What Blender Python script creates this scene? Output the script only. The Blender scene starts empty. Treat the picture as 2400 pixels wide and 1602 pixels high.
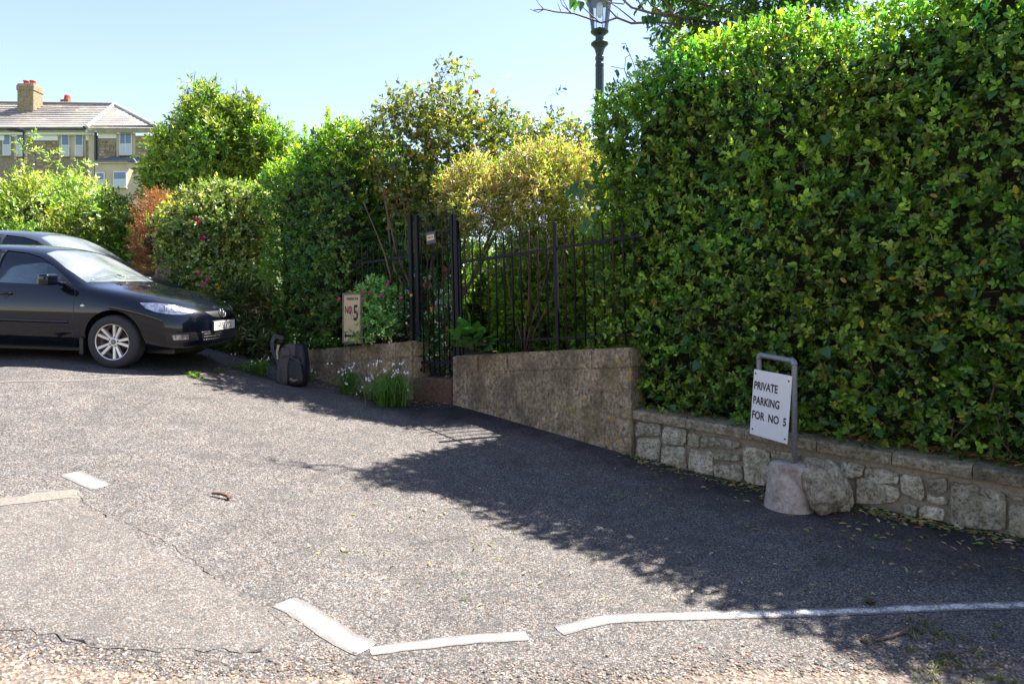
import bpy, bmesh, math, random
import numpy as np
from mathutils import Vector, Matrix, noise
from mathutils.bvhtree import BVHTree

random.seed(7)
RNG = np.random.default_rng(11)
PI = math.pi
scene = bpy.context.scene
COL = scene.collection

# ------------------------------------------------------------------ camera, sky, sun, exposure
EYE = 1.62
cam_data = bpy.data.cameras.new('camera')
cam = bpy.data.objects.new('camera', cam_data); COL.objects.link(cam)
cam.location = (0, 0, EYE); cam.rotation_euler = (PI/2, 0, 0)
cam_data.lens = 24.0; cam_data.sensor_width = 36.0
cam_data.shift_y = -66/2400
cam_data.clip_start = 0.05; cam_data.clip_end = 3000
cam_data.dof.use_dof = True; cam_data.dof.focus_distance = 6.6; cam_data.dof.aperture_fstop = 5.0
scene.camera = cam

SUN_TO = Vector((.53, .34, 1.02)).normalized()
world = bpy.data.worlds.new('World'); scene.world = world; world.use_nodes = True
wn = world.node_tree.nodes; wl = world.node_tree.links
bg = wn['Background']
sky = wn.new('ShaderNodeTexSky'); sky.sky_type = 'NISHITA'; sky.sun_disc = False
sky.sun_elevation = math.asin(SUN_TO.z); sky.sun_rotation = math.atan2(SUN_TO.x, SUN_TO.y)
sky.altitude = 20; sky.air_density = 1.0; sky.dust_density = 0.35; sky.ozone_density = 1.2
warm = wn.new('ShaderNodeMix'); warm.data_type = 'RGBA'; warm.blend_type = 'MULTIPLY'; warm.inputs['Factor'].default_value = 1
wl.new(sky.outputs[0], warm.inputs['A']); warm.inputs['B'].default_value = (1.06, .935, .955, 1)      # the camera's warm white balance
wl.new(warm.outputs['Result'], bg.inputs[0]); bg.inputs[1].default_value = 0.086
sun_d = bpy.data.lights.new('sun', 'SUN'); sun_d.energy = 5.0; sun_d.angle = math.radians(.53); sun_d.color = (1, .95, .87)
sun = bpy.data.objects.new('sun', sun_d); COL.objects.link(sun); sun.location = (5, 3, 12)
sun.rotation_euler = SUN_TO.to_track_quat('Z', 'Y').to_euler()
scene.view_settings.view_transform = 'Standard'; scene.view_settings.look = 'None'
scene.view_settings.exposure = 2.0; scene.view_settings.gamma = 1.0
scene.view_settings.use_curve_mapping = False
scene.cycles.max_bounces = 8; scene.cycles.transparent_max_bounces = 12
scene.cycles.use_denoising = True
scene.cycles.caustics_reflective = False; scene.cycles.caustics_refractive = False

# ------------------------------------------------------------------ measuring: pixels of the 2400x1602 photograph to places
def W(x, y, d):
    return Vector(((x-1200)/1600*d, d, EYE+(735-y)/1600*d))

_ctl = np.array([
 (0,0,0),(0,3,0),(3,3,-.03),(3.68,4.9,0),(1.25,7.1,.13),(-.76,8.55,.476),(-1.25,8.9,.47),(-2.6,9.7,.60),(-3.2,9.9,.70),
 (-4.7,8.1,.98),(-7.3,8.3,1.06),(-4.55,9.6,1.05),(-7.2,9.9,1.14),(2.3,5.7,.01),(-3,3,.28),(-4.6,5,.56),(-7,3,.75),(-2,6,.33),(0,5,.05),
 (-8,14,1.5),(-4,13,1.25),(0,14,1.0),(4,11,.6),(8,4,-.05),(8,-5,-.1),(-8,-5,.8),(0,-5,-.05),(-13,8,1.5),(12,12,1.0),(0,-12,-.1),(-13,-8,1.1),(13,-8,-.2)], float)
def _U(r2): return np.where(r2 > 1e-12, r2*np.log(r2+1e-12), 0)
_n = len(_ctl)
_K = _U(((_ctl[:, None, :2]-_ctl[None, :, :2])**2).sum(2)) + np.eye(_n)*.12
_P = np.c_[np.ones(_n), _ctl[:, :2]]
_A = np.zeros((_n+3, _n+3)); _A[:_n, :_n] = _K; _A[:_n, _n:] = _P; _A[_n:, :_n] = _P.T
_sol = np.linalg.solve(_A, np.r_[_ctl[:, 2], 0, 0, 0])
def Gn(X, Y):
    X = np.asarray(X, float); Y = np.asarray(Y, float)
    xc = np.clip(X, -14, 13); yc = np.clip(Y, -12, 15)
    p = np.stack([xc.ravel(), yc.ravel()], 1)
    k = _U(((p[:, None]-_ctl[None, :, :2])**2).sum(2))
    z = (k@_sol[:_n] + _sol[_n] + p@_sol[_n+1:]).reshape(X.shape)
    far = np.clip((Y-15)/40, 0, 1)
    return z + far*4.2*np.clip((20-X)/40, 0, 1)
def G(x, y): return float(Gn([x], [y])[0])
def GP(px, py, lift=0.0):
    """the spot of ground seen at a pixel of the photograph"""
    lo, hi = 1.2, 30.0
    f = lambda d: EYE+(735-py)/1600*d - G((px-1200)/1600*d, d) - lift
    ds = np.linspace(lo, hi, 240)
    z = EYE+(735-py)/1600*ds - Gn((px-1200)/1600*ds, ds) - lift
    k = np.argmax(z < 0)
    a, b = ds[max(k-1, 0)], ds[k]
    for _ in range(30):
        m = (a+b)/2
        if f(m) > 0: a = m
        else: b = m
    return Vector(((px-1200)/1600*a, a, G((px-1200)/1600*a, a)+lift))

# ------------------------------------------------------------------ materials
MATS = {}
def nmat(name):
    m = bpy.data.materials.new(name); m.use_nodes = True
    MATS[name] = m
    return m, m.node_tree.nodes, m.node_tree.links, m.node_tree.nodes['Principled BSDF']
def simple(name, col, rough=.6, metal=0, spec=.5, noise_amt=0, scale=20, bump=0, coat=0):
    m, n, l, b = nmat(name)
    b.inputs['Roughness'].default_value = rough; b.inputs['Metallic'].default_value = metal
    b.inputs['Specular IOR Level'].default_value = spec; b.inputs['Coat Weight'].default_value = coat
    b.inputs['Coat Roughness'].default_value = .03; b.inputs['Coat IOR'].default_value = 1.45
    if noise_amt or bump:
        tc = n.new('ShaderNodeTexCoord'); nz = n.new('ShaderNodeTexNoise'); nz.inputs['Scale'].default_value = scale
        nz.inputs['Detail'].default_value = 8; nz.inputs['Roughness'].default_value = .65
        l.new(tc.outputs['Object'], nz.inputs['Vector'])
        rp = n.new('ShaderNodeValToRGB'); rp.color_ramp.elements[0].position = .3; rp.color_ramp.elements[1].position = .7
        lo = [c*(1-noise_amt) for c in col]; hi = [min(1, c*(1+noise_amt)) for c in col]
        rp.color_ramp.elements[0].color = (*lo, 1); rp.color_ramp.elements[1].color = (*hi, 1)
        l.new(nz.outputs['Fac'], rp.inputs[0]); l.new(rp.outputs[0], b.inputs['Base Color'])
        if bump:
            bp = n.new('ShaderNodeBump'); bp.inputs['Strength'].default_value = bump; bp.inputs['Distance'].default_value = .01
            l.new(nz.outputs['Fac'], bp.inputs['Height']); l.new(bp.outputs[0], b.inputs['Normal'])
    else:
        b.inputs['Base Color'].default_value = (*col, 1)
    return m

def N_noise(n, l, vec, scale, detail=6, rough=.6, dist=0):
    z = n.new('ShaderNodeTexNoise'); z.inputs['Scale'].default_value = scale; z.inputs['Detail'].default_value = detail
    z.inputs['Roughness'].default_value = rough; z.inputs['Distortion'].default_value = dist
    l.new(vec, z.inputs['Vector']); return z.outputs['Fac']
def N_vor(n, l, vec, scale, feat='F1', out='Distance'):
    z = n.new('ShaderNodeTexVoronoi'); z.inputs['Scale'].default_value = scale; z.feature = feat
    l.new(vec, z.inputs['Vector']); return z.outputs[out]
def N_ramp(n, l, fac, stops):
    r = n.new('ShaderNodeValToRGB'); e = r.color_ramp.elements
    while len(e) < len(stops): e.new(.5)
    for k, (p, c) in enumerate(stops):
        e[k].position = p; e[k].color = (c, c, c, 1) if isinstance(c, (int, float)) else (*c, 1)
    l.new(fac, r.inputs[0]); return r.outputs[0]
def N_mix(n, l, fac, a, b_, mode='MIX'):
    m = n.new('ShaderNodeMix'); m.data_type = 'RGBA'; m.blend_type = mode
    for sock, v in ((m.inputs['Factor'], fac), (m.inputs['A'], a), (m.inputs['B'], b_)):
        if isinstance(v, bpy.types.NodeSocket): l.new(v, sock)
        elif isinstance(v, (int, float)): sock.default_value = v
        else: sock.default_value = (*v, 1)
    return m.outputs['Result']
def N_bump(n, l, h, strength, dist, prev=None):
    b = n.new('ShaderNodeBump'); b.inputs['Strength'].default_value = strength; b.inputs['Distance'].default_value = dist
    l.new(h, b.inputs['Height'])
    if prev is not None: l.new(prev, b.inputs['Normal'])
    return b.outputs[0]

def make_asphalt():
    m, n, l, b = nmat('asphalt')
    g = n.new('ShaderNodeTexCoord').outputs['Object']
    big = N_noise(n, l, g, .55, 5, .6)
    mid = N_noise(n, l, g, 5, 6, .65)
    sp = N_vor(n, l, g, 96, 'F1', 'Color')
    sepc = n.new('ShaderNodeSeparateColor'); l.new(sp, sepc.inputs[0])
    d = N_vor(n, l, g, 96)
    # aggregate chips: each voronoi cell a chip of its own tone, bitumen between
    chip = N_ramp(n, l, sepc.outputs[0], [(0, .022), (.22, .07), (.5, .128), (.82, .18), (1, .31)])
    warm = N_mix(n, l, N_ramp(n, l, sepc.outputs[1], [(.6, 0), (.95, .6)]), chip, (.24, .17, .12))
    warm = N_mix(n, l, 1.0, warm, (1.06, 1.0, .95), 'MULTIPLY')
    gap = N_ramp(n, l, d, [(.42, 0), (.72, .8)])
    c = N_mix(n, l, gap, warm, (.026, .025, .025))
    # worn paler, fresher darker
    tone = N_ramp(n, l, N_noise(n, l, g, .8, 7, .7, 1.2), [(.30, .62), (.42, .92), (.60, 1.06), (.75, 1.18)])
    c = N_mix(n, l, 1.0, c, tone, 'MULTIPLY')
    c = N_mix(n, l, N_ramp(n, l, mid, [(.36, .42), (.55, 0)]), c, (.045, .044, .046))
    c = N_mix(n, l, N_ramp(n, l, N_vor(n, l, g, 1.1), [(.06, .35), (.16, 0)]), c, (.04, .038, .036))
    # shade along the wall painted into the asphalt colour: an attribute of the sheet
    at = n.new('ShaderNodeAttribute'); at.attribute_name = 'wall_shade'
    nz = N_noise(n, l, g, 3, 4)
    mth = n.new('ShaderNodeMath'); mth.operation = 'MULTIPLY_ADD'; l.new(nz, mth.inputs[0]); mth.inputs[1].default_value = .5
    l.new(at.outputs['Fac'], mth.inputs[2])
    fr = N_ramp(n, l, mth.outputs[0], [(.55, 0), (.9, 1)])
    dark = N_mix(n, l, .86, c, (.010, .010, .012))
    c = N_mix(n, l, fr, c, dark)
    at2 = n.new('ShaderNodeAttribute'); at2.attribute_name = 'patch'
    pale = N_mix(n, l, .25, c, (.16, .142, .125))
    c = N_mix(n, l, at2.outputs['Fac'], c, pale)
    l.new(c, b.inputs['Base Color'])
    b.inputs['Roughness'].default_value = .82; b.inputs['Specular IOR Level'].default_value = .3
    h = N_ramp(n, l, d, [(0, 1), (.7, 0)])
    fine = N_noise(n, l, g, 210, 3)
    l.new(N_bump(n, l, h, .85, .006, N_bump(n, l, mid, .3, .02, N_bump(n, l, fine, .4, .002))), b.inputs['Normal'])
    return m
def make_render_wall():
    m, n, l, b = nmat('weathered_block')
    g = n.new('ShaderNodeTexCoord').outputs['Object']
    mp = n.new('ShaderNodeMapping'); mp.inputs['Scale'].default_value = (1, 1, .72); l.new(g, mp.inputs[0])
    a = N_noise(n, l, mp.outputs[0], 30, 9, .76)
    bq = N_noise(n, l, mp.outputs[0], 3.0, 5, .6)
    c = N_ramp(n, l, a, [(.34, (.06, .045, .028)), (.43, (.23, .17, .105)), (.54, (.42, .32, .20)), (.66, (.66, .55, .39))])
    c = N_mix(n, l, N_ramp(n, l, bq, [(.38, .65), (.60, 0)]), c, (.075, .058, .042))
    moss = N_noise(n, l, g, 2.2, 4)
    c = N_mix(n, l, N_ramp(n, l, moss, [(.52, 0), (.68, .5)]), c, (.13, .115, .035))
    v = N_vor(n, l, g, 7.5); k = N_noise(n, l, g, 1.7, 2)
    mm = n.new('ShaderNodeMath'); mm.operation = 'MULTIPLY_ADD'; l.new(a, mm.inputs[0]); mm.inputs[1].default_value = .25; l.new(v, mm.inputs[2])
    li = N_ramp(n, l, mm.outputs[0], [(.285, 1), (.315, 0)])
    lm = n.new('ShaderNodeMath'); lm.operation = 'MULTIPLY'; l.new(li, lm.inputs[0]); l.new(N_ramp(n, l, k, [(.5, 0), (.56, 1)]), lm.inputs[1])
    c = N_mix(n, l, lm.outputs[0], c, (.42, .24, .035))
    l.new(c, b.inputs['Base Color']); b.inputs['Roughness'].default_value = .95; b.inputs['Specular IOR Level'].default_value = .15
    l.new(N_bump(n, l, a, .9, .018, N_bump(n, l, bq, .5, .03)), b.inputs['Normal'])
    return m
def make_stone(name, c0, c1, c2, moss=.5, speck=.85):
    m, n, l, b = nmat(name)
    g = n.new('ShaderNodeTexCoord').outputs['Object']
    oi = n.new('ShaderNodeObjectInfo')
    vm = n.new('ShaderNodeVectorMath'); vm.operation = 'ADD'; l.new(g, vm.inputs[0])
    cb = n.new('ShaderNodeCombineXYZ'); l.new(oi.outputs['Random'], cb.inputs[0]); l.new(oi.outputs['Random'], cb.inputs[1])
    sc = n.new('ShaderNodeVectorMath'); sc.operation = 'SCALE'; sc.inputs[3].default_value = 17; l.new(cb.outputs[0], sc.inputs[0]); l.new(sc.outputs[0], vm.inputs[1])
    p = vm.outputs[0]
    a = N_noise(n, l, p, 9, 9, .74, .5); f = N_noise(n, l, p, 38, 8, .78)
    c = N_ramp(n, l, a, [(.33, c0), (.5, c1), (.66, c2)])
    c = N_mix(n, l, N_ramp(n, l, f, [(.38, speck), (.52, 0)]), c, (.055, .048, .036))
    c = N_mix(n, l, N_ramp(n, l, N_noise(n, l, g, 3.0, 5), [(.45, 0), (.65, moss)]), c, (.085, .095, .035))
    vv = N_ramp(n, l, oi.outputs['Random'], [(0, .65), (1, 1.15)])
    c = N_mix(n, l, 1.0, c, vv, 'MULTIPLY')
    l.new(c, b.inputs['Base Color']); b.inputs['Roughness'].default_value = .93; b.inputs['Specular IOR Level'].default_value = .15
    l.new(N_bump(n, l, f, .8, .006, N_bump(n, l, a, .8, .03)), b.inputs['Normal'])
    return m
def make_leaf(name='leaf', trans=.38, rough=.30):
    m, n, l, b = nmat(name)
    at = n.new('ShaderNodeVertexColor'); at.layer_name = 'Col'
    g = n.new('ShaderNodeTexCoord').outputs['Object']
    f = N_noise(n, l, g, 60, 2)
    c = N_mix(n, l, 1.0, at.outputs[0], N_ramp(n, l, f, [(.3, .8), (.7, 1.15)]), 'MULTIPLY')
    l.new(c, b.inputs['Base Color']); b.inputs['Roughness'].default_value = rough; b.inputs['Specular IOR Level'].default_value = .5
    t = n.new('ShaderNodeBsdfTranslucent')
    tc = N_mix(n, l, 1.0, c, (1.75, 1.9, .55), 'MULTIPLY')
    l.new(tc, t.inputs[0])
    mx = n.new('ShaderNodeMixShader'); mx.inputs[0].default_value = trans
    l.new(b.outputs[0], mx.inputs[1]); l.new(t.outputs[0], mx.inputs[2])
    l.new(mx.outputs[0], n['Material Output'].inputs[0])
    return m
ASPHALT = make_asphalt(); BLOCK = make_render_wall()
STONE = make_stone('rubble_stone', (.24, .195, .11), (.54, .475, .32), (.84, .78, .62), .28)
COPING = make_stone('coping_stone', (.17, .135, .08), (.36, .295, .19), (.54, .46, .33), .28)
MORTAR = simple('mortar', (.27, .225, .155), .95, noise_amt=.35, scale=30, bump=.6)
LEAF = make_leaf('leaf'); LEAF_SOFT = make_leaf('soft_leaf', .42, .5)
TWIG = simple('twig_bark', (.16, .10, .065), .85, noise_amt=.4, scale=40)
CORE = simple('core_shade', (.022, .019, .012), .95, noise_amt=.5, scale=25, bump=.8)  # colour of the solid hedge cores, the shade between the leaves painted in
SOIL = simple('soil', (.09, .06, .04), .95, noise_amt=.4, scale=12, bump=.8)
GRASSY = simple('grassy_ground', (.07, .10, .03), .95, noise_amt=.4, scale=4, bump=.5)
IRON = simple('black_iron', (.007, .007, .009), .55, spec=.25, noise_amt=.45, scale=35, bump=.15)
RUST = simple('rusty_iron', (.035, .018, .014), .6, spec=.3, noise_amt=.5, scale=40, bump=.2)

# ------------------------------------------------------------------ object helpers
def tag(o, label=None, cat=None, group=None, kind=None):
    if label: o['label'] = label
    if cat: o['category'] = cat
    if group: o['group'] = group
    if kind: o['kind'] = kind
    return o
def thing(name, loc, label, cat, rotz=0, group=None, parent=None):
    o = bpy.data.objects.new(name, None); COL.objects.link(o)
    o.location = loc; o.rotation_euler = (0, 0, rotz); o.empty_display_size = .2
    return tag(o, label, cat, group)
def link(name, me, mat=None, parent=None, loc=None):
    o = bpy.data.objects.new(name, me); COL.objects.link(o)
    if mat is not None and not me.materials: me.materials.append(mat)
    if parent is not None:
        o.parent = parent
    if loc is not None: o.location = loc
    return o
def bm_obj(name, bm, mat, parent=None, smooth=False, loc=None, world=False):
    me = bpy.data.meshes.new(name)
    if smooth:
        for f in bm.faces: f.smooth = True
    if world and parent is not None:
        wmi = pmat(parent).inverted(); bmesh.ops.transform(bm, matrix=wmi, verts=bm.verts)
    bm.to_mesh(me); bm.free()
    return link(name, me, mat, parent, loc)
def pmat(o):
    m = Matrix.LocRotScale(o.location, o.rotation_euler, o.scale)
    return pmat(o.parent)@m if o.parent else m
def copy_tree(o, parent=None):
    c = o.copy(); COL.objects.link(c); c.parent = parent
    for ch in [x for x in bpy.data.objects if x.parent == o]: copy_tree(ch, c)
    return c
def box(bm, x0, x1, y0, y1, z0, z1, M=None):
    vs = [bm.verts.new(v) for v in ((x0,y0,z0),(x1,y0,z0),(x1,y1,z0),(x0,y1,z0),(x0,y0,z1),(x1,y0,z1),(x1,y1,z1),(x0,y1,z1))]
    for f in ((0,3,2,1),(4,5,6,7),(0,1,5,4),(1,2,6,5),(2,3,7,6),(3,0,4,7)): bm.faces.new([vs[i] for i in f])
    if M is not None: bmesh.ops.transform(bm, matrix=M, verts=vs)
    return vs
def hexa(bm, p8):
    vs = [bm.verts.new(v) for v in p8]
    for f in ((0,3,2,1),(4,5,6,7),(0,1,5,4),(1,2,6,5),(2,3,7,6),(3,0,4,7)): bm.faces.new([vs[i] for i in f])
def bevel(bm, w, seg=1):
    bmesh.ops.bevel(bm, geom=list(bm.edges), offset=w, segments=seg, profile=.6, affect='EDGES', clamp_overlap=True)
def tube(bm, pts, r, seg=8, caps=True):
    """a round bar through points; r a number or one per point"""
    pts = [Vector(p) for p in pts]; n = len(pts)
    rs = r if isinstance(r, (list, tuple)) else [r]*n
    rings = []
    prev = None
    for i, p in enumerate(pts):
        t = (pts[min(i+1, n-1)]-pts[max(i-1, 0)]).normalized()
        a = prev if prev is not None else (Vector((0,0,1)) if abs(t.z) < .9 else Vector((1,0,0)))
        x = (a - t*a.dot(t)).normalized() if (a - t*a.dot(t)).length > 1e-4 else t.orthogonal().normalized()
        y = t.cross(x); prev = x
        rings.append([bm.verts.new(p+(x*math.cos(2*PI*k/seg)+y*math.sin(2*PI*k/seg))*rs[i]) for k in range(seg)])
    for i in range(n-1):
        for k in range(seg):
            bm.faces.new((rings[i][k], rings[i][(k+1)%seg], rings[i+1][(k+1)%seg], rings[i+1][k]))
    if caps:
        bm.faces.new(rings[0][::-1]); bm.faces.new(rings[-1])
def lathe(bm, prof, seg=24, M=None, caps=True):
    rings = []; new = []
    for r, z in prof:
        ring = [bm.verts.new((r*math.cos(2*PI*k/seg), r*math.sin(2*PI*k/seg), z)) for k in range(seg)]
        rings.append(ring); new += ring
    for a, b in zip(rings[:-1], rings[1:]):
        for k in range(seg):
            bm.faces.new((a[k], a[(k+1)%seg], b[(k+1)%seg], b[k]))
    if caps: bm.faces.new(rings[0][::-1]); bm.faces.new(rings[-1])
    if M is not None: bmesh.ops.transform(bm, matrix=M, verts=new)
def frame(x, z, o):
    """matrix with columns x, y=z cross x, z and origin o"""
    x = Vector(x).normalized(); z = Vector(z); z = (z-x*z.dot(x)).normalized(); y = z.cross(x)
    return Matrix(((x.x,y.x,z.x,o[0]),(x.y,y.y,z.y,o[1]),(x.z,y.z,z.z,o[2]),(0,0,0,1)))
def lettering(name, txt, size, M, mat, parent, sx=1.0, depth=.0008, bold=0, align='LEFT'):
    cu = bpy.data.curves.new(name, 'FONT'); cu.body = txt; cu.size = size; cu.extrude = depth; cu.offset = bold
    cu.align_x = align; cu.resolution_u = 3
    o = bpy.data.objects.new(name, cu); COL.objects.link(o); cu.materials.append(mat)
    me = bpy.data.meshes.new_from_object(o); bpy.data.objects.remove(o); bpy.data.curves.remove(cu)
    o = bpy.data.objects.new(name, me); COL.objects.link(o)
    if not me.materials: me.materials.append(mat)
    o.parent = parent
    o.matrix_local = (pmat(parent).inverted() if parent else Matrix())@M@Matrix.Diagonal((sx, 1, 1, 1))
    return o

# ------------------------------------------------------------------ foliage
def np_mesh(name, V, T, C=None, smooth=True):
    me = bpy.data.meshes.new(name)
    V = np.ascontiguousarray(V, np.float32); T = np.ascontiguousarray(T, np.int32)
    me.vertices.add(len(V)); me.vertices.foreach_set('co', V.ravel())
    me.loops.add(T.size); me.loops.foreach_set('vertex_index', T.ravel())
    me.polygons.add(len(T)); me.polygons.foreach_set('loop_start', np.arange(len(T), dtype=np.int32)*3)
    if smooth: me.polygons.foreach_set('use_smooth', np.ones(len(T), bool))
    me.update(calc_edges=True)
    if C is not None:
        a = me.color_attributes.new('Col', 'FLOAT_COLOR', 'POINT')
        a.data.foreach_set('color', np.c_[C, np.ones(len(C))].astype(np.float32).ravel())
    return me
FINE_V = np.array([(0,0,0),(-.33,.24,.05),(.33,.24,.05),(0,.40,-.02),(-.5,.56,.07),(.5,.56,.07),(-.34,.86,.02),(.34,.86,.02),(0,1,-.09)])
FINE_T = np.array([(0,3,1),(0,2,3),(1,3,4),(3,2,5),(4,3,6),(3,5,7),(6,3,8),(3,7,8)])
MIDL_V = np.array([(0,0,0),(-.48,.48,.07),(.48,.48,.07),(0,.5,-.02),(-.25,.86,.02),(.25,.86,.02),(0,1,-.09)])
MIDL_T = np.array([(0,3,1),(0,2,3),(1,3,4),(3,2,5),(3,6,4),(3,5,6)])
SIMP_V = np.array([(0,0,0),(-.5,.5,.06),(.5,.5,.06),(0,1,-.08)])
SIMP_T = np.array([(0,3,1),(0,2,3)])
HEART_V = np.array([(0,0,0),(-.42,-.04,.03),(.42,-.04,.03),(-.5,.3,.05),(.5,.3,.05),(0,.35,-.03),(-.26,.68,.0),(.26,.68,0),(0,1.0,-.1)])
HEART_T = np.array([(0,5,1),(0,2,5),(1,5,3),(2,4,5),(3,5,6),(4,7,5),(5,8,6),(5,7,8)])
def unit(v): return v/np.maximum(np.linalg.norm(v, axis=-1, keepdims=True), 1e-9)
def leaves(P, A, N, L, Wd, C, kind='fine'):
    TV, TT = {'fine': (FINE_V, FINE_T), 'mid': (MIDL_V, MIDL_T), 'simple': (SIMP_V, SIMP_T), 'heart': (HEART_V, HEART_T)}[kind]
    A = unit(A); N = unit(N-A*(N*A).sum(1, keepdims=True)); S = np.cross(A, N)
    V = P[:, None]+S[:, None]*(TV[None, :, 0:1]*Wd[:, None, None])+A[:, None]*(TV[None, :, 1:2]*L[:, None, None])+N[:, None]*(TV[None, :, 2:3]*L[:, None, None])
    T = TT[None]+(np.arange(len(P))*len(TV))[:, None, None]
    return V.reshape(-1, 3), T.reshape(-1, 3), np.repeat(C, len(TV), 0)
def stems(P0, P1, r, C):
    """three-sided twigs, tapering"""
    d = unit(P1-P0); a = unit(np.cross(d, np.tile([.31, .17, .93], (len(d), 1)))); b = np.cross(d, a)
    vs = []
    for k in range(3):
        o = (a*math.cos(2.094*k)+b*math.sin(2.094*k))*r[:, None]
        vs += [P0+o, P1+o*.5]
    V = np.stack(vs, 1)
    base = np.array([(0,2,3),(0,3,1),(2,4,5),(2,5,3),(4,0,1),(4,1,5)])
    T = base[None]+(np.arange(len(P0))*6)[:, None, None]
    return V.reshape(-1, 3), T.reshape(-1, 3), np.repeat(C, 6, 0)
def merge(parts):
    Vs, Ts, Cs, o = [], [], [], 0
    for v, t, c in parts:
        Vs.append(v); Ts.append(t+o); Cs.append(c); o += len(v)
    return np.concatenate(Vs), np.concatenate(Ts), np.concatenate(Cs)
def wob(P, f, seed=0.0):
    x, y, z = P[:, 0]*f+seed, P[:, 1]*f+seed*1.7, P[:, 2]*f-seed
    return (np.sin(x*1.3+1.1*np.sin(y*.9+z))+np.sin(y*1.7+1.3*np.sin(z*1.1+.5*x))+np.sin(z*1.5+1.2*np.sin(x*1.2-y*.7)))/3
def lumps(prims, n, k0=.22, k1=.45, seed=1, up=.35):
    r = random.Random(seed); out = list(prims); e = [q for q in prims if q[0] == 'ell']
    for _ in range(n):
        q = r.choice(e); d = Vector((r.uniform(-1, 1), r.uniform(-1, .6), r.uniform(-.5, 1)+up)).normalized(); k = r.uniform(k0, k1); c = q[1]; rr = q[2]
        f = r.uniform(.72, 1.08); m = min(rr)
        out.append(('ell', (c[0]+d.x*rr[0]*f, c[1]+d.y*rr[1]*f, c[2]+d.z*rr[2]*f), (m*k*r.uniform(.8, 1.2), m*k, m*k*r.uniform(.9, 1.5))))
    return out
class Blob:
    """union of ellipsoids and rounded boxes with a wobbly surface; sdf in metres"""
    def __init__(s, prims, amp=.1, freq=2.0, seed=1.0, amp2=.04):
        s.p = prims; s.amp = amp; s.f = freq; s.seed = seed; s.amp2 = amp2
    def sdf(s, P):
        d = np.full(len(P), 1e9)
        for q in s.p:
            if q[0] == 'ell':
                c, r = np.array(q[1]), np.array(q[2]); k = np.linalg.norm((P-c)/r, axis=1)
                e = (k-1)*min(r.min()*1.3, r.mean())
            else:   # ('box', origin, u dir 2d, s0, s1, depth, z0, z1(fn or number), radius)
                _, o, u, s0, s1, dep, z0, z1, r = q
                u = np.array(u)/np.linalg.norm(u); v = np.array((-u[1], u[0]))
                rel = P[:, :2]-np.array(o)[:2]
                a = rel@u; bq = rel@v; zt = z1(a) if callable(z1) else z1
                q1 = np.stack([np.abs(a-(s0+s1)/2)-(s1-s0)/2+r, np.abs(bq-dep/2)-abs(dep)/2+r, np.abs(P[:, 2]-(z0+zt)/2)-(zt-z0)/2+r], 1)
                e = np.linalg.norm(np.maximum(q1, 0), axis=1)+np.minimum(q1.max(1), 0)-r
            d = np.minimum(d, e)
        return d + s.amp*wob(P, s.f, s.seed) + s.amp2*wob(P, s.f*3.7, s.seed+5)
    def bounds(s):
        lo = np.full(3, 1e9); hi = -lo
        for q in s.p:
            if q[0] == 'ell':
                c, r = np.array(q[1]), np.array(q[2]); lo = np.minimum(lo, c-r); hi = np.maximum(hi, c+r)
            else:
                _, o, u, s0, s1, dep, z0, z1, r = q
                u = np.array(u)/np.linalg.norm(u); v = np.array((-u[1], u[0])); zt = max(z1(np.linspace(s0, s1, 9))) if callable(z1) else z1
                for a in (s0, s1):
                    for bq in (0, dep):
                        p = np.array(o)[:2]+u*a+v*bq
                        lo = np.minimum(lo, [p[0], p[1], z0]); hi = np.maximum(hi, [p[0], p[1], zt])
        return lo-.25, hi+.25
    def sample(s, n, tin, tout, rng, cull=True, up=0.0):
        lo, hi = s.bounds(); out = []; nr = []; got = 0
        for _ in range(400):
            P = lo+rng.random((120000, 3))*(hi-lo)
            d = s.sdf(P); k = (d < tout)&(d > -tin); P = P[k]; d = d[k]
            if not len(P): continue
            e = .02
            g = np.stack([s.sdf(P+np.eye(3)[i]*e)-d for i in range(3)], 1); g = unit(g)
            if cull:
                tocam = unit(np.array([0, 0, EYE])-P); keep = ((g*tocam).sum(1) > -.25)|(g[:, 2] > .35)|(rng.random(len(P)) < .22)
                P = P[keep]; g = g[keep]
            out.append(P); nr.append(g); got += len(P)
            if got >= n: break
        P = np.concatenate(out)[:n]; g = np.concatenate(nr)[:n]
        return P, g
LEAF_GAIN = 2.25
def palette(n, cols, w, rng, jit=.22):
    cols = np.array(cols)*LEAF_GAIN if max(max(c) for c in cols) < .36 else np.array(cols); w = np.array(w, float); w /= w.sum()
    c = cols[rng.choice(len(cols), n, p=w)]
    return c*(1+jit*rng.standard_normal((n, 1))).clip(.45, 1.8)*(1+.06*rng.standard_normal((n, 3)))
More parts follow.
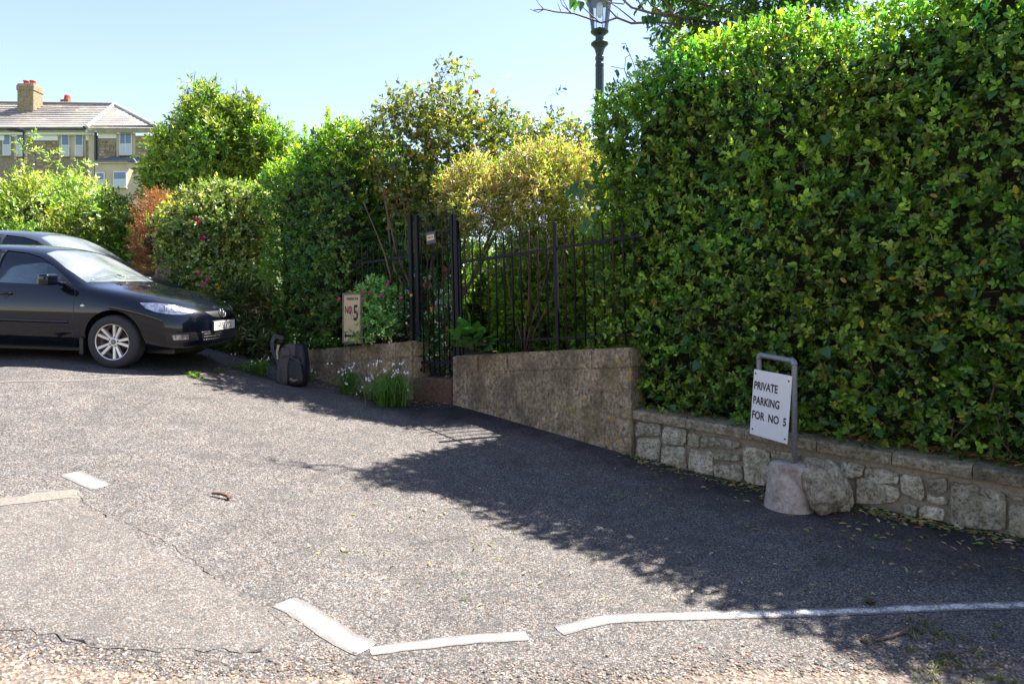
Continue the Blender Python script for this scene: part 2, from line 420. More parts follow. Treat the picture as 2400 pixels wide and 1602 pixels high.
def sprig_set(P, D, rng, nl=7, L=.05, wr=.5, stem=.09, spread=55, cols=None, w=None, kind='fine', up=.5, twigs=.3, odd=None, tw_col=(.15,.10,.05), droop=0.0, face=.0):
    """leaf sprays: leaves set round a short stem that leaves P in direction D"""
    n = len(P); D = unit(D+np.array([0, 0, up])+.45*rng.standard_normal((n, 3)))
    a = unit(np.cross(D, rng.standard_normal((n, 3)))); b = np.cross(D, a)
    st = stem*(.6+.8*rng.random(n))
    base_c = palette(n, cols, w, rng, .18)*(1+.28*wob(P, 1.7, 3.3))[:, None]*(1+np.outer(wob(P, 2.9, 8.1), [.16, .02, -.1]))
    ps, ax, nn, ll, cc = [], [], [], [], []
    ph = rng.random(n)*6.28; ssz = .72+.6*rng.random(n)
    for k in range(nl):
        t = (k+.6)/nl; ang = ph+k*2.4+rng.normal(0, .3, n)
        rad = a*np.cos(ang)[:, None]+b*np.sin(ang)[:, None]
        sp = np.radians(spread*(1.25-.75*t)+rng.normal(0, 12, n))
        A = D*np.cos(sp)[:, None]+rad*np.sin(sp)[:, None]; A[:, 2] -= droop
        N = D*np.sin(sp)[:, None]-rad*np.cos(sp)[:, None]+.25*rng.standard_normal((n, 3)); N[:, 2] += face
        ps.append(P+D*(st*t)[:, None]); ax.append(A); nn.append(N)
        ll.append(L*ssz*(.62+.6*rng.random(n))*(1-.2*t)); cc.append(base_c*(1+.26*rng.standard_normal((n, 1))).clip(.45, 1.9))
    ps, ax, nn, ll, cc = map(np.concatenate, (ps, ax, nn, ll, cc))
    if odd is not None:
        m = odd(ps, rng); cc[m[0]] = m[1]
    parts = [leaves(ps, ax, nn, ll, ll*wr*(.85+.3*rng.random(len(ll))), cc.clip(.004, .95), kind)]
    k = rng.random(n) < twigs
    if k.any():
        parts.append(stems(P[k]-D[k]*stem*.9, P[k]+(D*st[:, None])[k], np.full(k.sum(), .0024), np.tile(tw_col, (k.sum(), 1))))
    return parts
def core_mesh(prims, inset, blob=None):  # solid body added inside the foliage to block light and darken the gaps
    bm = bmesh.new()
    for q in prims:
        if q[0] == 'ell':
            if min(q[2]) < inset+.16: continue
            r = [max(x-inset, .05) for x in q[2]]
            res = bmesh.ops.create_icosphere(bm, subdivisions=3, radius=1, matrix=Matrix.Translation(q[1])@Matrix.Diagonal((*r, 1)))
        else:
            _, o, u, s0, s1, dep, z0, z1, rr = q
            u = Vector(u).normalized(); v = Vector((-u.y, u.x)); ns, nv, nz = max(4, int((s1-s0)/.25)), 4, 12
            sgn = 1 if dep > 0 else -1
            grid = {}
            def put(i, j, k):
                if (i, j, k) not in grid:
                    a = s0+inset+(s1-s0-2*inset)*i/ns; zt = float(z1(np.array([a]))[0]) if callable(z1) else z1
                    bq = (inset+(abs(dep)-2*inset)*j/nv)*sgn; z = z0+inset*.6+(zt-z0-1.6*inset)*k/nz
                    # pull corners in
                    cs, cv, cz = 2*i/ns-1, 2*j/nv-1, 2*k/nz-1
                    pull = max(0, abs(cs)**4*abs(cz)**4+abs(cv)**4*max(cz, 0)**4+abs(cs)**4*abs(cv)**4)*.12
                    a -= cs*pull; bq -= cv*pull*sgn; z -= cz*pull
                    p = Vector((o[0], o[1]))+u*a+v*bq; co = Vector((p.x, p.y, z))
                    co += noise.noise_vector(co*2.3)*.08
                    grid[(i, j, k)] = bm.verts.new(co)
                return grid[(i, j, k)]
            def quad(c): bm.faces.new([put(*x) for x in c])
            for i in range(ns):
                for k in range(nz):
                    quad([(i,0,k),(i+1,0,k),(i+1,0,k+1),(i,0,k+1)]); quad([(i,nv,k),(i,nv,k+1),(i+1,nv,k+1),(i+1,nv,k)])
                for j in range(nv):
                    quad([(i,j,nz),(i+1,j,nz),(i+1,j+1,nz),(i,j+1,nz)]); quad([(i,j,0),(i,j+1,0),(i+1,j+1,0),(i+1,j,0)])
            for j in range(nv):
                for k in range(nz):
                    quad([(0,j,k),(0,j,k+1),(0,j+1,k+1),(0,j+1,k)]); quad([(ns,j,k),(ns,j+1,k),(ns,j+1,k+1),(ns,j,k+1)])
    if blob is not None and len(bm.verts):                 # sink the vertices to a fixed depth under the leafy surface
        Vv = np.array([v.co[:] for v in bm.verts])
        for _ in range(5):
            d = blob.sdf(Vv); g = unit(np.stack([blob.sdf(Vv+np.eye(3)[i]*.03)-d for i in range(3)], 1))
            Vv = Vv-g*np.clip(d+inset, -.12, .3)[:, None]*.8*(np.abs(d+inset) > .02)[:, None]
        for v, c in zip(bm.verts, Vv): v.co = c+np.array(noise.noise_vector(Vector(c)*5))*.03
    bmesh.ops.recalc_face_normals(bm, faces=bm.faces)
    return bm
def trunk_bm(base, tips, r=.05, rng=random):
    bm = bmesh.new()
    for t in tips:
        b = Vector(base); e = Vector(t); n = 6; pts = []
        for i in range(n+1):
            f = i/n; p = b.lerp(e, f); p += Vector((rng.uniform(-1, 1), rng.uniform(-1, 1), 0))*.06*math.sin(PI*f)*(e-b).length*.5
            pts.append(p)
        tube(bm, pts, [r*(1-.8*i/n) for i in range(n+1)], 6)
    return bm
def plant(name, label, cat, blob, n, rng, tin=.14, tout=.05, core=.2, mat=None, group=None, tips=None, trunk_r=.05, base=None, extra=None, **kw):
    lo, hi = blob.bounds()
    c = (lo+hi)/2; bz = base if base is not None else (float(c[0]), float(c[1]), float(lo[2]+.25))
    root = thing(name, bz, label, cat, group=group)
    off = np.array(bz)
    P, Nn = blob.sample(n, tin, tout, rng)
    kw.setdefault('kind', 'mid')
    parts = sprig_set(P, Nn, rng, **kw)
    if extra: parts += extra
    V, T, C = merge(parts)
    o = link('foliage', np_mesh('foliage', V-off, T, C), mat or LEAF, root); o['kind'] = 'stuff'
    if core:
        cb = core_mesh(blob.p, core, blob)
        if len(cb.verts): bm_obj('dark_core', cb, CORE, root, world=True)
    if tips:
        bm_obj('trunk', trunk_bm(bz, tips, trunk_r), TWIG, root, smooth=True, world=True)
    return root
DARK = (.026, .058, .011); MID = (.055, .110, .015); FRESH = (.120, .20, .024); OLIVE = (.085, .12, .03); YEL = (.45, .36, .04); BRN = (.38, .18, .06); BLUEG = (.030, .070, .026); LIME = (.22, .29, .03)
# ------------------------------------------------------------------ wall lines (measured off the railings' pitch)
def d_up(x): return 1600/(198+.0898*(x-1168))
def d_low(x): return 1/(.140+(x-1485)*6.99e-5)
def Pxy(x, dfun): d = dfun(x); return Vector(((x-1200)/1600*d, d, 0))
UP0, UP1 = Pxy(722, d_up), Pxy(1478, d_up)
UDIR = (UP1-UP0).normalized(); UN = Vector((UDIR.y, -UDIR.x, 0))          # UN looks towards the road
LP0, LP1 = Pxy(1485, d_low), Pxy(2400, d_low)
LDIR = (LP1-LP0).normalized(); LN = Vector((LDIR.y, -LDIR.x, 0))
LDIR2, LN2 = np.array(LDIR[:2]), np.array(LN[:2])
def along_up(x): return (Pxy(x, d_up)-UP0).dot(UDIR)
def along_low(x): return (Pxy(x, d_low)-LP0).dot(LDIR)

# ------------------------------------------------------------------ ground
def sheet(name, xs, ys, zf, mat, attrs=None, kind='structure', parent=None):
    X, Y = np.meshgrid(xs, ys); Z = zf(X, Y); nx, ny = len(xs), len(ys)
    V = np.stack([X.ravel(), Y.ravel(), Z.ravel()], 1)
    i = (np.arange(ny-1)[:, None]*nx+np.arange(nx-1)[None]).ravel()
    T = np.concatenate([np.stack([i, i+1, i+nx+1], 1), np.stack([i, i+nx+1, i+nx], 1)])
    me = np_mesh(name, V, T)
    if attrs:
        for k, f in attrs.items():
            a = me.attributes.new(k, 'FLOAT', 'POINT'); a.data.foreach_set('value', f(X, Y).ravel().astype(np.float32))
    o = link(name, me, mat, parent)
    if kind: o['kind'] = kind
    return o
def nonuni(lo, hi, fine0, fine1, step, far):
    a = list(np.arange(fine0, fine1+1e-6, step)); x = fine0; s = step
    while x > lo: s *= far; x -= s; a.insert(0, x)
    x = fine1; s = step
    while x < hi: s *= far; x += s; a.append(x)
    return np.array(a)
gx = nonuni(-700, 700, -14, 13, .5, 1.35); gy = nonuni(-400, 1500, -12, 60, .6, 1.35)
sheet('ground', gx, gy, lambda X, Y: Gn(X, Y)-.05, GRASSY)
BUMPS = lambda X, Y: .006*np.sin(X*2.1+np.sin(Y*1.7))*np.sin(Y*1.9+1) + .004*np.sin(X*5.3+Y*3.1)
def wall_dist(X, Y):
    # distance in front of the nearest wall line
    a = (X-UP0.x)*UN.x+(Y-UP0.y)*UN.y; b = (X-LP0.x)*LN.x+(Y-LP0.y)*LN.y
    return np.minimum(a, b)
def wall_shade(X, Y):  # how far the painted shade reaches out from the wall lines
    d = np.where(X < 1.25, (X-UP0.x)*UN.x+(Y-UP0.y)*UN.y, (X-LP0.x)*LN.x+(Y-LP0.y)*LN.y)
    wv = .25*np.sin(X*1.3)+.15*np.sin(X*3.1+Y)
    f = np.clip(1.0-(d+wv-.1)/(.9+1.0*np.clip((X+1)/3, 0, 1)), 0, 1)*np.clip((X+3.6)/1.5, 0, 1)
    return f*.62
_patch_pts = [(-60, 1185), (175, 1145), (205, 1180), (330, 1270), (520, 1370), (690, 1470), (640, 1525), (420, 1530), (200, 1512), (-60, 1440)]
_patch = np.array([GP(*p)[:2] for p in _patch_pts])
def inside(X, Y, poly):
    c = np.zeros(X.shape, bool); j = len(poly)-1
    for i in range(len(poly)):
        xi, yi = poly[i]; xj, yj = poly[j]
        c ^= ((yi > Y) != (yj > Y)) & (X < (xj-xi)*(Y-yi)/(yj-yi+1e-12)+xi); j = i
    return c
def patch(X, Y):
    Xw = X+.03*np.sin(Y*7)+.02*np.sin(Y*17+X*9); Yw = Y+.03*np.sin(X*8)
    return inside(Xw, Yw, _patch).astype(float)
rx = nonuni(-30, 13, -5.4, 5.2, .035, 1.25); ry = nonuni(-14, 12.6, 2.3, 10.2, .04, 1.25)
def road_z(X, Y):
    z = Gn(X, Y)+BUMPS(X, Y)*np.clip((Y)/3, 0, 1)+.012*patch(X, Y)
    d = wall_dist(X, Y)
    return np.where(d < -.12, z-.3, z)+.02*np.exp(-np.abs(d)/.12)*(d > -.12)
sheet('asphalt_road', rx, ry, road_z, ASPHALT, {'wall_shade': wall_shade, 'patch': patch})

# garden soil behind the walls
def strip_sheet(name, o, u, v, s, w, zf, mat):
    S, Wd = np.meshgrid(s, w); X = o.x+u.x*S+v.x*Wd; Y = o.y+u.y*S+v.y*Wd; Z = zf(S, Wd)
    nx, ny = len(s), len(w); i = (np.arange(ny-1)[:, None]*nx+np.arange(nx-1)[None]).ravel()
    T = np.concatenate([np.stack([i, i+1, i+nx+1], 1), np.stack([i, i+nx+1, i+nx], 1)])
    return tag(link(name, np_mesh(name, np.stack([X.ravel(), Y.ravel(), Z.ravel()], 1), T), mat), kind='structure')
strip_sheet('garden_soil', UP0, UDIR, -UN, np.linspace(-.2, 3.6, 40), np.linspace(.22, 14, 50), lambda s, w: 1.02+.03*np.sin(s*5+w*3)+.02*np.sin(w*9)+.04*(w-.2)-.1*(w < .25), SOIL)
strip_sheet('hedge_bed_soil', LP0, LDIR, -LN, np.linspace(.05, 7, 60), np.linspace(.26, 6, 30), lambda s, w: .56-.04*s+.03*np.sin(s*7+w*5), SOIL)

# ------------------------------------------------------------------ painted lines and surface marks on the asphalt
PAINT, n_, l_, b_ = nmat('worn_white_paint')
_g = n_.new('ShaderNodeTexCoord').outputs['Object']
_f = N_noise(n_, l_, _g, 85, 5, .8); _q = N_noise(n_, l_, _g, 7, 4)
_s = n_.new('ShaderNodeMath'); _s.operation = 'MULTIPLY_ADD'; l_.new(_q, _s.inputs[0]); _s.inputs[1].default_value = .45; l_.new(_f, _s.inputs[2])
_e = n_.new('ShaderNodeAttribute'); _e.attribute_name = 'mid'
_s2 = n_.new('ShaderNodeMath'); _s2.operation = 'MULTIPLY_ADD'; l_.new(_e.outputs['Fac'], _s2.inputs[0]); _s2.inputs[1].default_value = .30; l_.new(_s.outputs[0], _s2.inputs[2]); _s = _s2
_s3 = n_.new('ShaderNodeMath'); _s3.operation = 'SUBTRACT'; l_.new(_s2.outputs[0], _s3.inputs[0]); _s3.inputs[1].default_value = .10; _s = _s3
l_.new(N_ramp(n_, l_, _s.outputs[0], [(.83, (.125, .118, .11)), (.90, (.46, .45, .42)), (1.0, (.66, .65, .62))]), b_.inputs['Base Color'])
b_.inputs['Roughness'].default_value = .75
l_.new(N_bump(n_, l_, N_vor(n_, l_, _g, 85), .5, .004), b_.inputs['Normal'])
def painted(name, pix, w0, w1, label, cat='road marking', mat=PAINT, group=None, lift=.0035):
    pts = [GP(*p) for p in pix]; pl = []
    for a, b in zip(pts[:-1], pts[1:]):
        k = max(2, int((b-a).length/.04))
        pl += [a.lerp(b, i/k) for i in range(k)]
    pl.append(pts[-1]); n = len(pl); bm = bmesh.new(); prev = None; rr = random.Random(len(pix))
    for i, p in enumerate(pl):
        t = (pl[min(i+1, n-1)]-pl[max(i-1, 0)]).normalized(); s = Vector((-t.y, t.x, 0)).normalized()
        w = (w0+(w1-w0)*i/(n-1))*.62
        row = []
        for k in range(5):
            q = p+s*((k/2-1)*w+(rr.uniform(-.004, .004) if k in (0, 4) else 0))
            row.append(bm.verts.new((q.x, q.y, float(road_z(np.array([q.x]), np.array([q.y]))[0])+lift)))
        if prev:
            for k in range(4): bm.faces.new((prev[k], prev[k+1], row[k+1], row[k]))
        prev = row
    bmesh.ops.recalc_face_normals(bm, faces=bm.faces)
    for f in bm.faces:
        if f.normal.z < 0: f.normal_flip()
    o = bm_obj(name, bm, mat); a = o.data.attributes.new('mid', 'FLOAT', 'POINT'); a.data.foreach_set('value', np.tile([0, .85, 1, .85, 0], len(o.data.vertices)//5).astype(np.float32))
    return tag(o, label, cat, group)
painted('painted_line', [(664, 1408), (700, 1424), (760, 1463), (810, 1497), (862, 1519)],   .12, .12, 'thick short white line slanting down to the corner of the parking bay')
painted('painted_line', [(868, 1524), (1000, 1509), (1120, 1494), (1235, 1487)], .065, .08, 'narrow worn white line running right from the corner of the bay')
painted('painted_line', [(1310, 1478), (1420, 1455), (1560, 1447), (1720, 1440), (1912, 1436), (2000, 1430), (2150, 1421), (2420, 1419)], .075, .085, 'long thin white line from the sun into the hedge shadow')
painted('painted_line', [(166, 1108), (238, 1140)], .125, .125, 'short stubby white dash left of the twig on the asphalt')
PALE = simple('pale_seam', (.15, .13, .108), .9, noise_amt=.55, scale=60, bump=.5)
painted('seam_strip', [(-80, 1190), (60, 1172), (190, 1155)], .15, .13, 'pale strip of old line let into the asphalt at the left edge', 'road seam', PALE)
painted('seam_strip', [(-80, 899), (150, 893), (330, 884), (460, 879), (590, 868)], .035, .03, 'thin pale seam crossing the asphalt in front of the dark blue car', 'road seam', PALE)
CRACK = simple('crack_shadow', (.085, .075, .068), 1)
def crack(pix, w, label):
    pts = [GP(*p) for p in pix]; pl = []; rr = random.Random(int(pix[0][0]))
    for a, b in zip(pts[:-1], pts[1:]):
        k = max(3, int((b-a).length/.06)); pl += [a.lerp(b, i/k)+Vector((rr.uniform(-.018, .018), rr.uniform(-.018, .018), 0)) for i in range(k)]
    bm = bmesh.new(); prev = None
    for i in range(len(pl)):
        t = (pl[min(i+1, len(pl)-1)]-pl[max(i-1, 0)]).normalized(); s = Vector((-t.y, t.x, 0)); ww = w*rr.uniform(.25, 1)
        row = []
        for k in (-1, 1):
            q = pl[i]+s*ww*k*.5; row.append(bm.verts.new((q.x, q.y, float(road_z(np.array([q.x]), np.array([q.y]))[0])+.005)))
        if prev: bm.faces.new((prev[0], row[0], row[1], prev[1]))
        prev = row
    o = bm_obj('asphalt_crack', bm, CRACK); return tag(o, label, 'road crack')
crack([(180, 1150), (205, 1175), (260, 1215), (330, 1240), (420, 1290), (520, 1370), (620, 1430), (690, 1475)], .007, 'ragged crack running from the white dash down to the thick line')
crack([(-20, 1478), (60, 1480), (160, 1500), (240, 1518), (420, 1530), (560, 1528), (640, 1520)], .009, 'crack along the lower left edge where asphalt meets gravel')
crack([(200, 885), (330, 880), (470, 872), (600, 862)], .012, 'thin dark crack beside the pale seam near the car')

# ------------------------------------------------------------------ low rubble wall on the right
zt = lambda x: EYE+(735-(960+(x-1485)*.1639))/1600*d_low(x)       # coping's front top edge
def low_top(s): return .616+(s/3.285)*(.466-.616)
low = thing('rubble_wall', LP0+Vector((0, 0, .1)), 'low rubble stone wall with flat coping running under the big hedge', 'wall')
S_END = 6.6
bm = bmesh.new()
def LW(s, out, z): return LP0+LDIR*s+LN*out+Vector((0, 0, z))
nseg = 40
for i in range(nseg):
    s0, s1 = S_END*i/nseg, S_END*(i+1)/nseg
    hexa(bm, [LW(s0, -.02, -.5), LW(s1, -.02, -.5), LW(s1, -.3, -.5), LW(s0, -.3, -.5), LW(s0, -.02, low_top(s0)-.085), LW(s1, -.02, low_top(s1)-.085), LW(s1, -.3, low_top(s1)-.085), LW(s0, -.3, low_top(s0)-.085)])
bmesh.ops.remove_doubles(bm, verts=bm.verts, dist=1e-4)
bm_obj('mortar', bm, MORTAR, low, world=True)
rs = random.Random(5)
def stone_bm(corners, out, depth=.06):
    """corners: (s, z) quad, clockwise; a rounded, domed stone face"""
    bm = bmesh.new(); n = len(corners); cx = sum(c[0] for c in corners)/n; cz = sum(c[1] for c in corners)/n
    ring = []
    for i in range(n):
        a, b = Vector(corners[i]), Vector(corners[(i+1) % n])
        for f in (.12, .5, .88): 
            p = a.lerp(b, f); ring.append((p.x+rs.uniform(-.010, .010), p.y+rs.uniform(-.010, .010)))
    lay = []
    for sc, o in ((1.0, -depth), (1.0, out-.007), (.965, out), (.5, out+rs.uniform(-.004, .007))):
        lay.append([bm.verts.new(LW(cx+(p[0]-cx)*sc, o+(rs.uniform(-.004, .004) if sc < 1 else 0), cz+(p[1]-cz)*sc)) for p in ring])
    m = len(ring)
    for a, b in zip(lay[:-1], lay[1:]):
        for k in range(m): bm.faces.new((a[k], a[(k+1) % m], b[(k+1) % m], b[k]))
    bm.faces.new(lay[-1])
    bmesh.ops.recalc_face_normals(bm, faces=bm.faces)
    return bm
def px_sz(cx, cy):
    x = 1400+cx/2.349; y = 780+cy/2.349; d = d_low(x); p = Pxy(x, d_low)
    return ((p-LP0).dot(LDIR), EYE+(735-y)/1600*d)
quads = [ (208,490,350,492,348,566,210,562), (208,574,345,582,342,735,206,712), (355,624,492,622,498,768,352,740), (362,512,488,528,486,614,366,606),
 (498,545,560,555,556,634,500,624), (503,640,635,655,634,802,506,775), (566,562,788,590,784,640,570,632), (645,652,790,668,786,706,648,700), (644,712,796,718,798,824,646,816),
 (808,616,955,650,950,835,810,826), (962,640,1120,668,1110,700,966,690), (1010,720,1110,730,1100,860,1000,855), (1130,680,1230,700,1225,900,1135,880),
 (1340,706,1470,726,1462,780,1350,800), (1480,735,1660,760,1655,835,1475,820), (1420,800,1470,790,1660,845,1655,925,1440,945), (1676,782,1796,792,1798,928,1672,870),
 (1818,798,1922,800,1918,884,1822,880), (1824,894,1922,905,1918,946,1828,930), (1684,936,1762,946,1752,1010,1682,1000), (1772,950,1908,964,1906,1044,1768,1016),
 (1940,824,2080,836,2256,880,2240,1100,2060,1070,1932,1050), (2262,884,2360,905,2350,926,2264,918), (2268,936,2400,960,2390,1150,2262,1110)]
for q in quads:
    c = [px_sz(q[i]+rs.uniform(-7, 7), q[i+1]+rs.uniform(-5, 5)) for i in range(0, len(q), 2)]
    o = bm_obj('stone', stone_bm(c, rs.uniform(.003, .018)), STONE, low, world=True)
s = 3.36
while s < S_END-.2:
    w = rs.uniform(.18, .34); zt_ = low_top(s)-.1; h = rs.uniform(.14, .26); g = .012
    bm_obj('stone', stone_bm([(s, zt_), (s+w-g, zt_-.005), (s+w-g, zt_-h), (s, zt_-h+.01)], rs.uniform(.005, .025)), STONE, low, world=True)
    bm_obj('stone', stone_bm([(s, zt_-h-.012), (s+w-g, zt_-h-.012), (s+w-g, -.18), (s, -.18)], rs.uniform(.005, .025)), STONE, low, world=True)
    s += w
cuts = [0, .62, 1.22, 1.86, 2.44, 2.98, 3.62, 4.3, 4.95, 5.6, 6.5]
for a, b in zip(cuts[:-1], cuts[1:]):
    bm = bmesh.new(); o = .035; g = .004
    n = 8
    rows = []
    for i in range(n+1):
        s = a+g+(b-a-2*g)*i/n; z = low_top(s)+rs.uniform(-.003, .003); j = rs.uniform(-.004, .004)
        rows.append([bm.verts.new(LW(s, *q)) for q in ((o+j, z-.086), (o+.004+j, z-.018), (o-.014+j, z), (-.10, z+.012), (-.30, z+.02), (-.30, z-.08))])
    for r0, r1 in zip(rows[:-1], rows[1:]):
        for k in range(6): bm.faces.new((r0[k], r0[(k+1) % 6], r1[(k+1) % 6], r1[k]))
    bm.faces.new(rows[0]); bm.faces.new(rows[-1][::-1]); bmesh.ops.recalc_face_normals(bm, faces=bm.faces)
    bm_obj('coping_slab', bm, COPING, low, world=True)

# ------------------------------------------------------------------ taller block walls either side of the gate
def block_wall(label, x0, x1, top_y0, top_y1, base_z0, base_z1, depth=.34, seed=1, round_end=None):
    rr = random.Random(seed)
    p0, p1 = Pxy(x0, d_up), Pxy(x1, d_up); Ln = (p1-p0).length
    t0 = EYE+(735-top_y0)/1600*p0.y; t1 = EYE+(735-top_y1)/1600*p1.y
    root = thing('block_wall', (p0+p1)/2+Vector((0, 0, (base_z0+base_z1)/2)), label, 'wall')
    def P(s, out, down): 
        return p0+UDIR*s+UN*out+Vector((0, 0, t0+(t1-t0)*s/Ln-down))
    bm = bmesh.new(); hexa(bm, [P(.02, -.012, 1.6), P(Ln-.02, -.012, 1.6), P(Ln-.02, -depth, 1.6), P(.02, -depth, 1.6), P(.02, -.012, .012), P(Ln-.02, -.012, .012), P(Ln-.02, -depth, .012), P(.02, -depth, .012)])
    bm_obj('mortar', bm, BLOCK, root, world=True)
    row = 0; down = 0
    while down < 1.35:
        h = .215; s = 0 if row % 2 == 0 else -.24
        while s < Ln-.01:
            w = rr.choice((.44, .5, .56)); a = max(s, 0); b = min(s+w, Ln)
            if b > Ln-.12: b = Ln
            if b-a > .05 and down < t0-min(base_z0, base_z1)+.35:
                bm = bmesh.new(); g = .0008; pr = rr.uniform(0, .0012)
                p8 = [P(a+g, pr, down+h-g), P(b-g, pr, down+h-g), P(b-g, -depth-.002, down+h-g), P(a+g, -depth-.002, down+h-g), P(a+g, pr, down+g*(row > 0)), P(b-g, pr, down+g*(row > 0)), P(b-g, -depth-.002, down+g*(row > 0)), P(a+g, -depth-.002, down+g*(row > 0))]
                hexa(bm, p8)
                bmesh.ops.subdivide_edges(bm, edges=[e for e in bm.edges if e.calc_length() > .3], cuts=2, use_grid_fill=True)
                ex = .05 if round_end and ((round_end == 'L' and a == 0) or (round_end == 'R' and b == Ln)) else .008
                tops = [e for e in bm.edges if all((v.co-P((v.co-p0).dot(UDIR), 0, 0)).z > -.01 for v in e.verts) and row == 0]
                bmesh.ops.bevel(bm, geom=[e for e in bm.edges if e.calc_face_angle(0) > .9], offset=.016 if row == 0 else .0022, segments=2, affect='EDGES', clamp_overlap=True)
                if ex > .01:
                    end = 0 if round_end == 'L' else Ln
                    for v in bm.verts:
                        ss = (v.co-p0).dot(UDIR); dd = abs(ss-end); o = (v.co-p0).dot(UN)
                        if dd < .07 and o > -.1: v.co -= UN*(.07-dd)**2/.07*1.0
                for v in bm.verts: v.co += noise.noise_vector(v.co*6)*.005+noise.noise_vector(v.co*17)*(.006 if row == 0 else .0)
                bm_obj('block', bm, BLOCK, root, world=True)
            s += w if s+w < Ln-.12 or b < Ln else w
            if b >= Ln: break
        down += h; row += 1
    return root
block_wall('brown rendered block wall with orange lichen right of the iron gate', 1057, 1480, 834, 814, .47, .145, seed=3, round_end='L')
block_wall('mossy brown block wall left of the gate behind the grass clumps', 716, 966, 820, 799, .64, .463, seed=4, round_end='R')
# step in the gateway
p0, p1 = Pxy(967, d_up), Pxy(1056, d_up)
step = thing('gate_step', (p0+p1)/2+Vector((0, 0, .5)), 'reddish brown concrete step under the iron gate', 'step')
STEPM = simple('red_brown_concrete', (.115, .062, .036), .92, noise_amt=.55, scale=28, bump=.7)
bm = bmesh.new(); a, b = p0+UDIR*.004-UN*.02, p1-UDIR*.004-UN*.02
hexa(bm, [a+Vector((0,0,.1)), b+Vector((0,0,.1)), b-UN*.6+Vector((0,0,.1)), a-UN*.6+Vector((0,0,.1)), a+Vector((0,0,.785)), b+Vector((0,0,.80)), b-UN*.6+Vector((0,0,.80)), a-UN*.6+Vector((0,0,.785))])
bevel(bm, .02, 2); bmesh.ops.subdivide_edges(bm, edges=[e for e in bm.edges if e.calc_length() > .2], cuts=4, use_grid_fill=True)
for v in bm.verts: v.co += noise.noise_vector(v.co*5)*.008
bm_obj('tread', bm, STEPM, step, world=True, smooth=False)
# a post-like pale rectangular pier seen at the far end is hidden by the backpack

# ------------------------------------------------------------------ railings and gate
BACK = .17
LEAN = .03
def d_f(x):                                   # plane of the railings, set back on the wall
    r = Vector(((x-1200)/1600, 1, 0)); o = UP0-UN*BACK; 
    return (o.dot(UN))/(r.dot(UN))
def F(x, y): return W(x, y, d_f(x))
def fpos(x): return Pxy(x, d_f)
def bar_bm(a, b, w, dp=None):
    """flat or square bar from a to b with sides along the fence"""
    dp = dp or w; bm = bmesh.new(); ax = (b-a).normalized()
    if abs(ax.z) > .7: s = UDIR; n = UN
    else: s = Vector((0, 0, 1)); n = UN
    p = [a-s*w/2+n*dp/2, a+s*w/2+n*dp/2, a+s*w/2-n*dp/2, a-s*w/2-n*dp/2, b-s*w/2+n*dp/2, b+s*w/2+n*dp/2, b+s*w/2-n*dp/2, b-s*w/2-n*dp/2]
    hexa(bm, p); return bm
def bar(name, a, b, w, root, mat=None, dp=None, bev=.003):
    bm = bar_bm(a, b, w, dp)
    if bev: bevel(bm, bev)
    return bm_obj(name, bm, mat or IRON, root, world=True)
def vbar(root, x, y0, y1, w, name='bar', mat=None, round_=False, top_tilt=0):
    """upright with the railings' slight lean; x at mid height"""
    a = F(x, y1); b = F(x, y0); h = b.z-a.z; c = (a+b)/2
    rr = random.uniform(-.004, .004)
    a = c+Vector((0, 0, -h/2))+UDIR*(LEAN+rr)*h/2; b = c+Vector((0, 0, h/2))-UDIR*(LEAN+rr)*h/2
    if round_:
        bm = bmesh.new(); tip = (b-a).normalized()
        tube(bm, [a, b-tip*.02, b], [w/2, w/2, w*.25], 8)
        return bm_obj(name, bm, mat or IRON, root, world=True, smooth=True)
    return bar(name, a, b, w, root, mat)
# right-hand railings
fr = thing('iron_railing', F(1270, 815), 'black iron railing on the wall right of the gate, bars half in front of hedge', 'railing')
s0 = (fpos(1090)-UP0).dot(UDIR); s1 = (fpos(1490)-UP0).dot(UDIR)
def x_of(s):
    p = UP0+UDIR*s-UN*BACK; return 1200+1600*p.x/p.y
sp = .122; k = 0; s = s0
bar('rail', F(1070, 616), F(1500, 552), .036, fr, dp=.012)
bar('rail', F(1120, 803), F(1500, 782), .03, fr, dp=.012)
sx = (fpos(1304)-UP0).dot(UDIR)                # main post
for i in range(-12, 10):
    s = sx+i*sp
    if s < s0 or s > s1 or i == 0: continue
    x = x_of(s); wob_ = random.uniform(-4, 4)
    ytop = 563-(x-1080)*.125+wob_; ybot = 818-(x-1080)*.045+7
    vbar(fr, x, ytop, ybot, .021, mat=RUST if random.random() < .3 else IRON, round_=True)
vbar(fr, x_of(sx), 520, 812, .042, 'post')
# left-hand railings
fl = thing('iron_railing', F(880, 800), 'shorter black iron railing left of the gate, running into the dark hedge', 'railing')
bar('rail', F(790, 625), F(966, 599), .036, fl, dp=.012)
bar('rail', F(800, 796), F(966, 786), .03, fl, dp=.012)
for i in range(1, 15):
    s = (fpos(958)-UP0).dot(UDIR)-i*.116+.03; x = x_of(s)
    if x < 790: break
    vbar(fl, x, 548+(958-x)*.185+random.uniform(-4, 4), 806+(958-x)*.04, .020, mat=RUST if random.random() < .25 else IRON, round_=True)
vbar(fl, 965, 502, 876, .05, 'post')
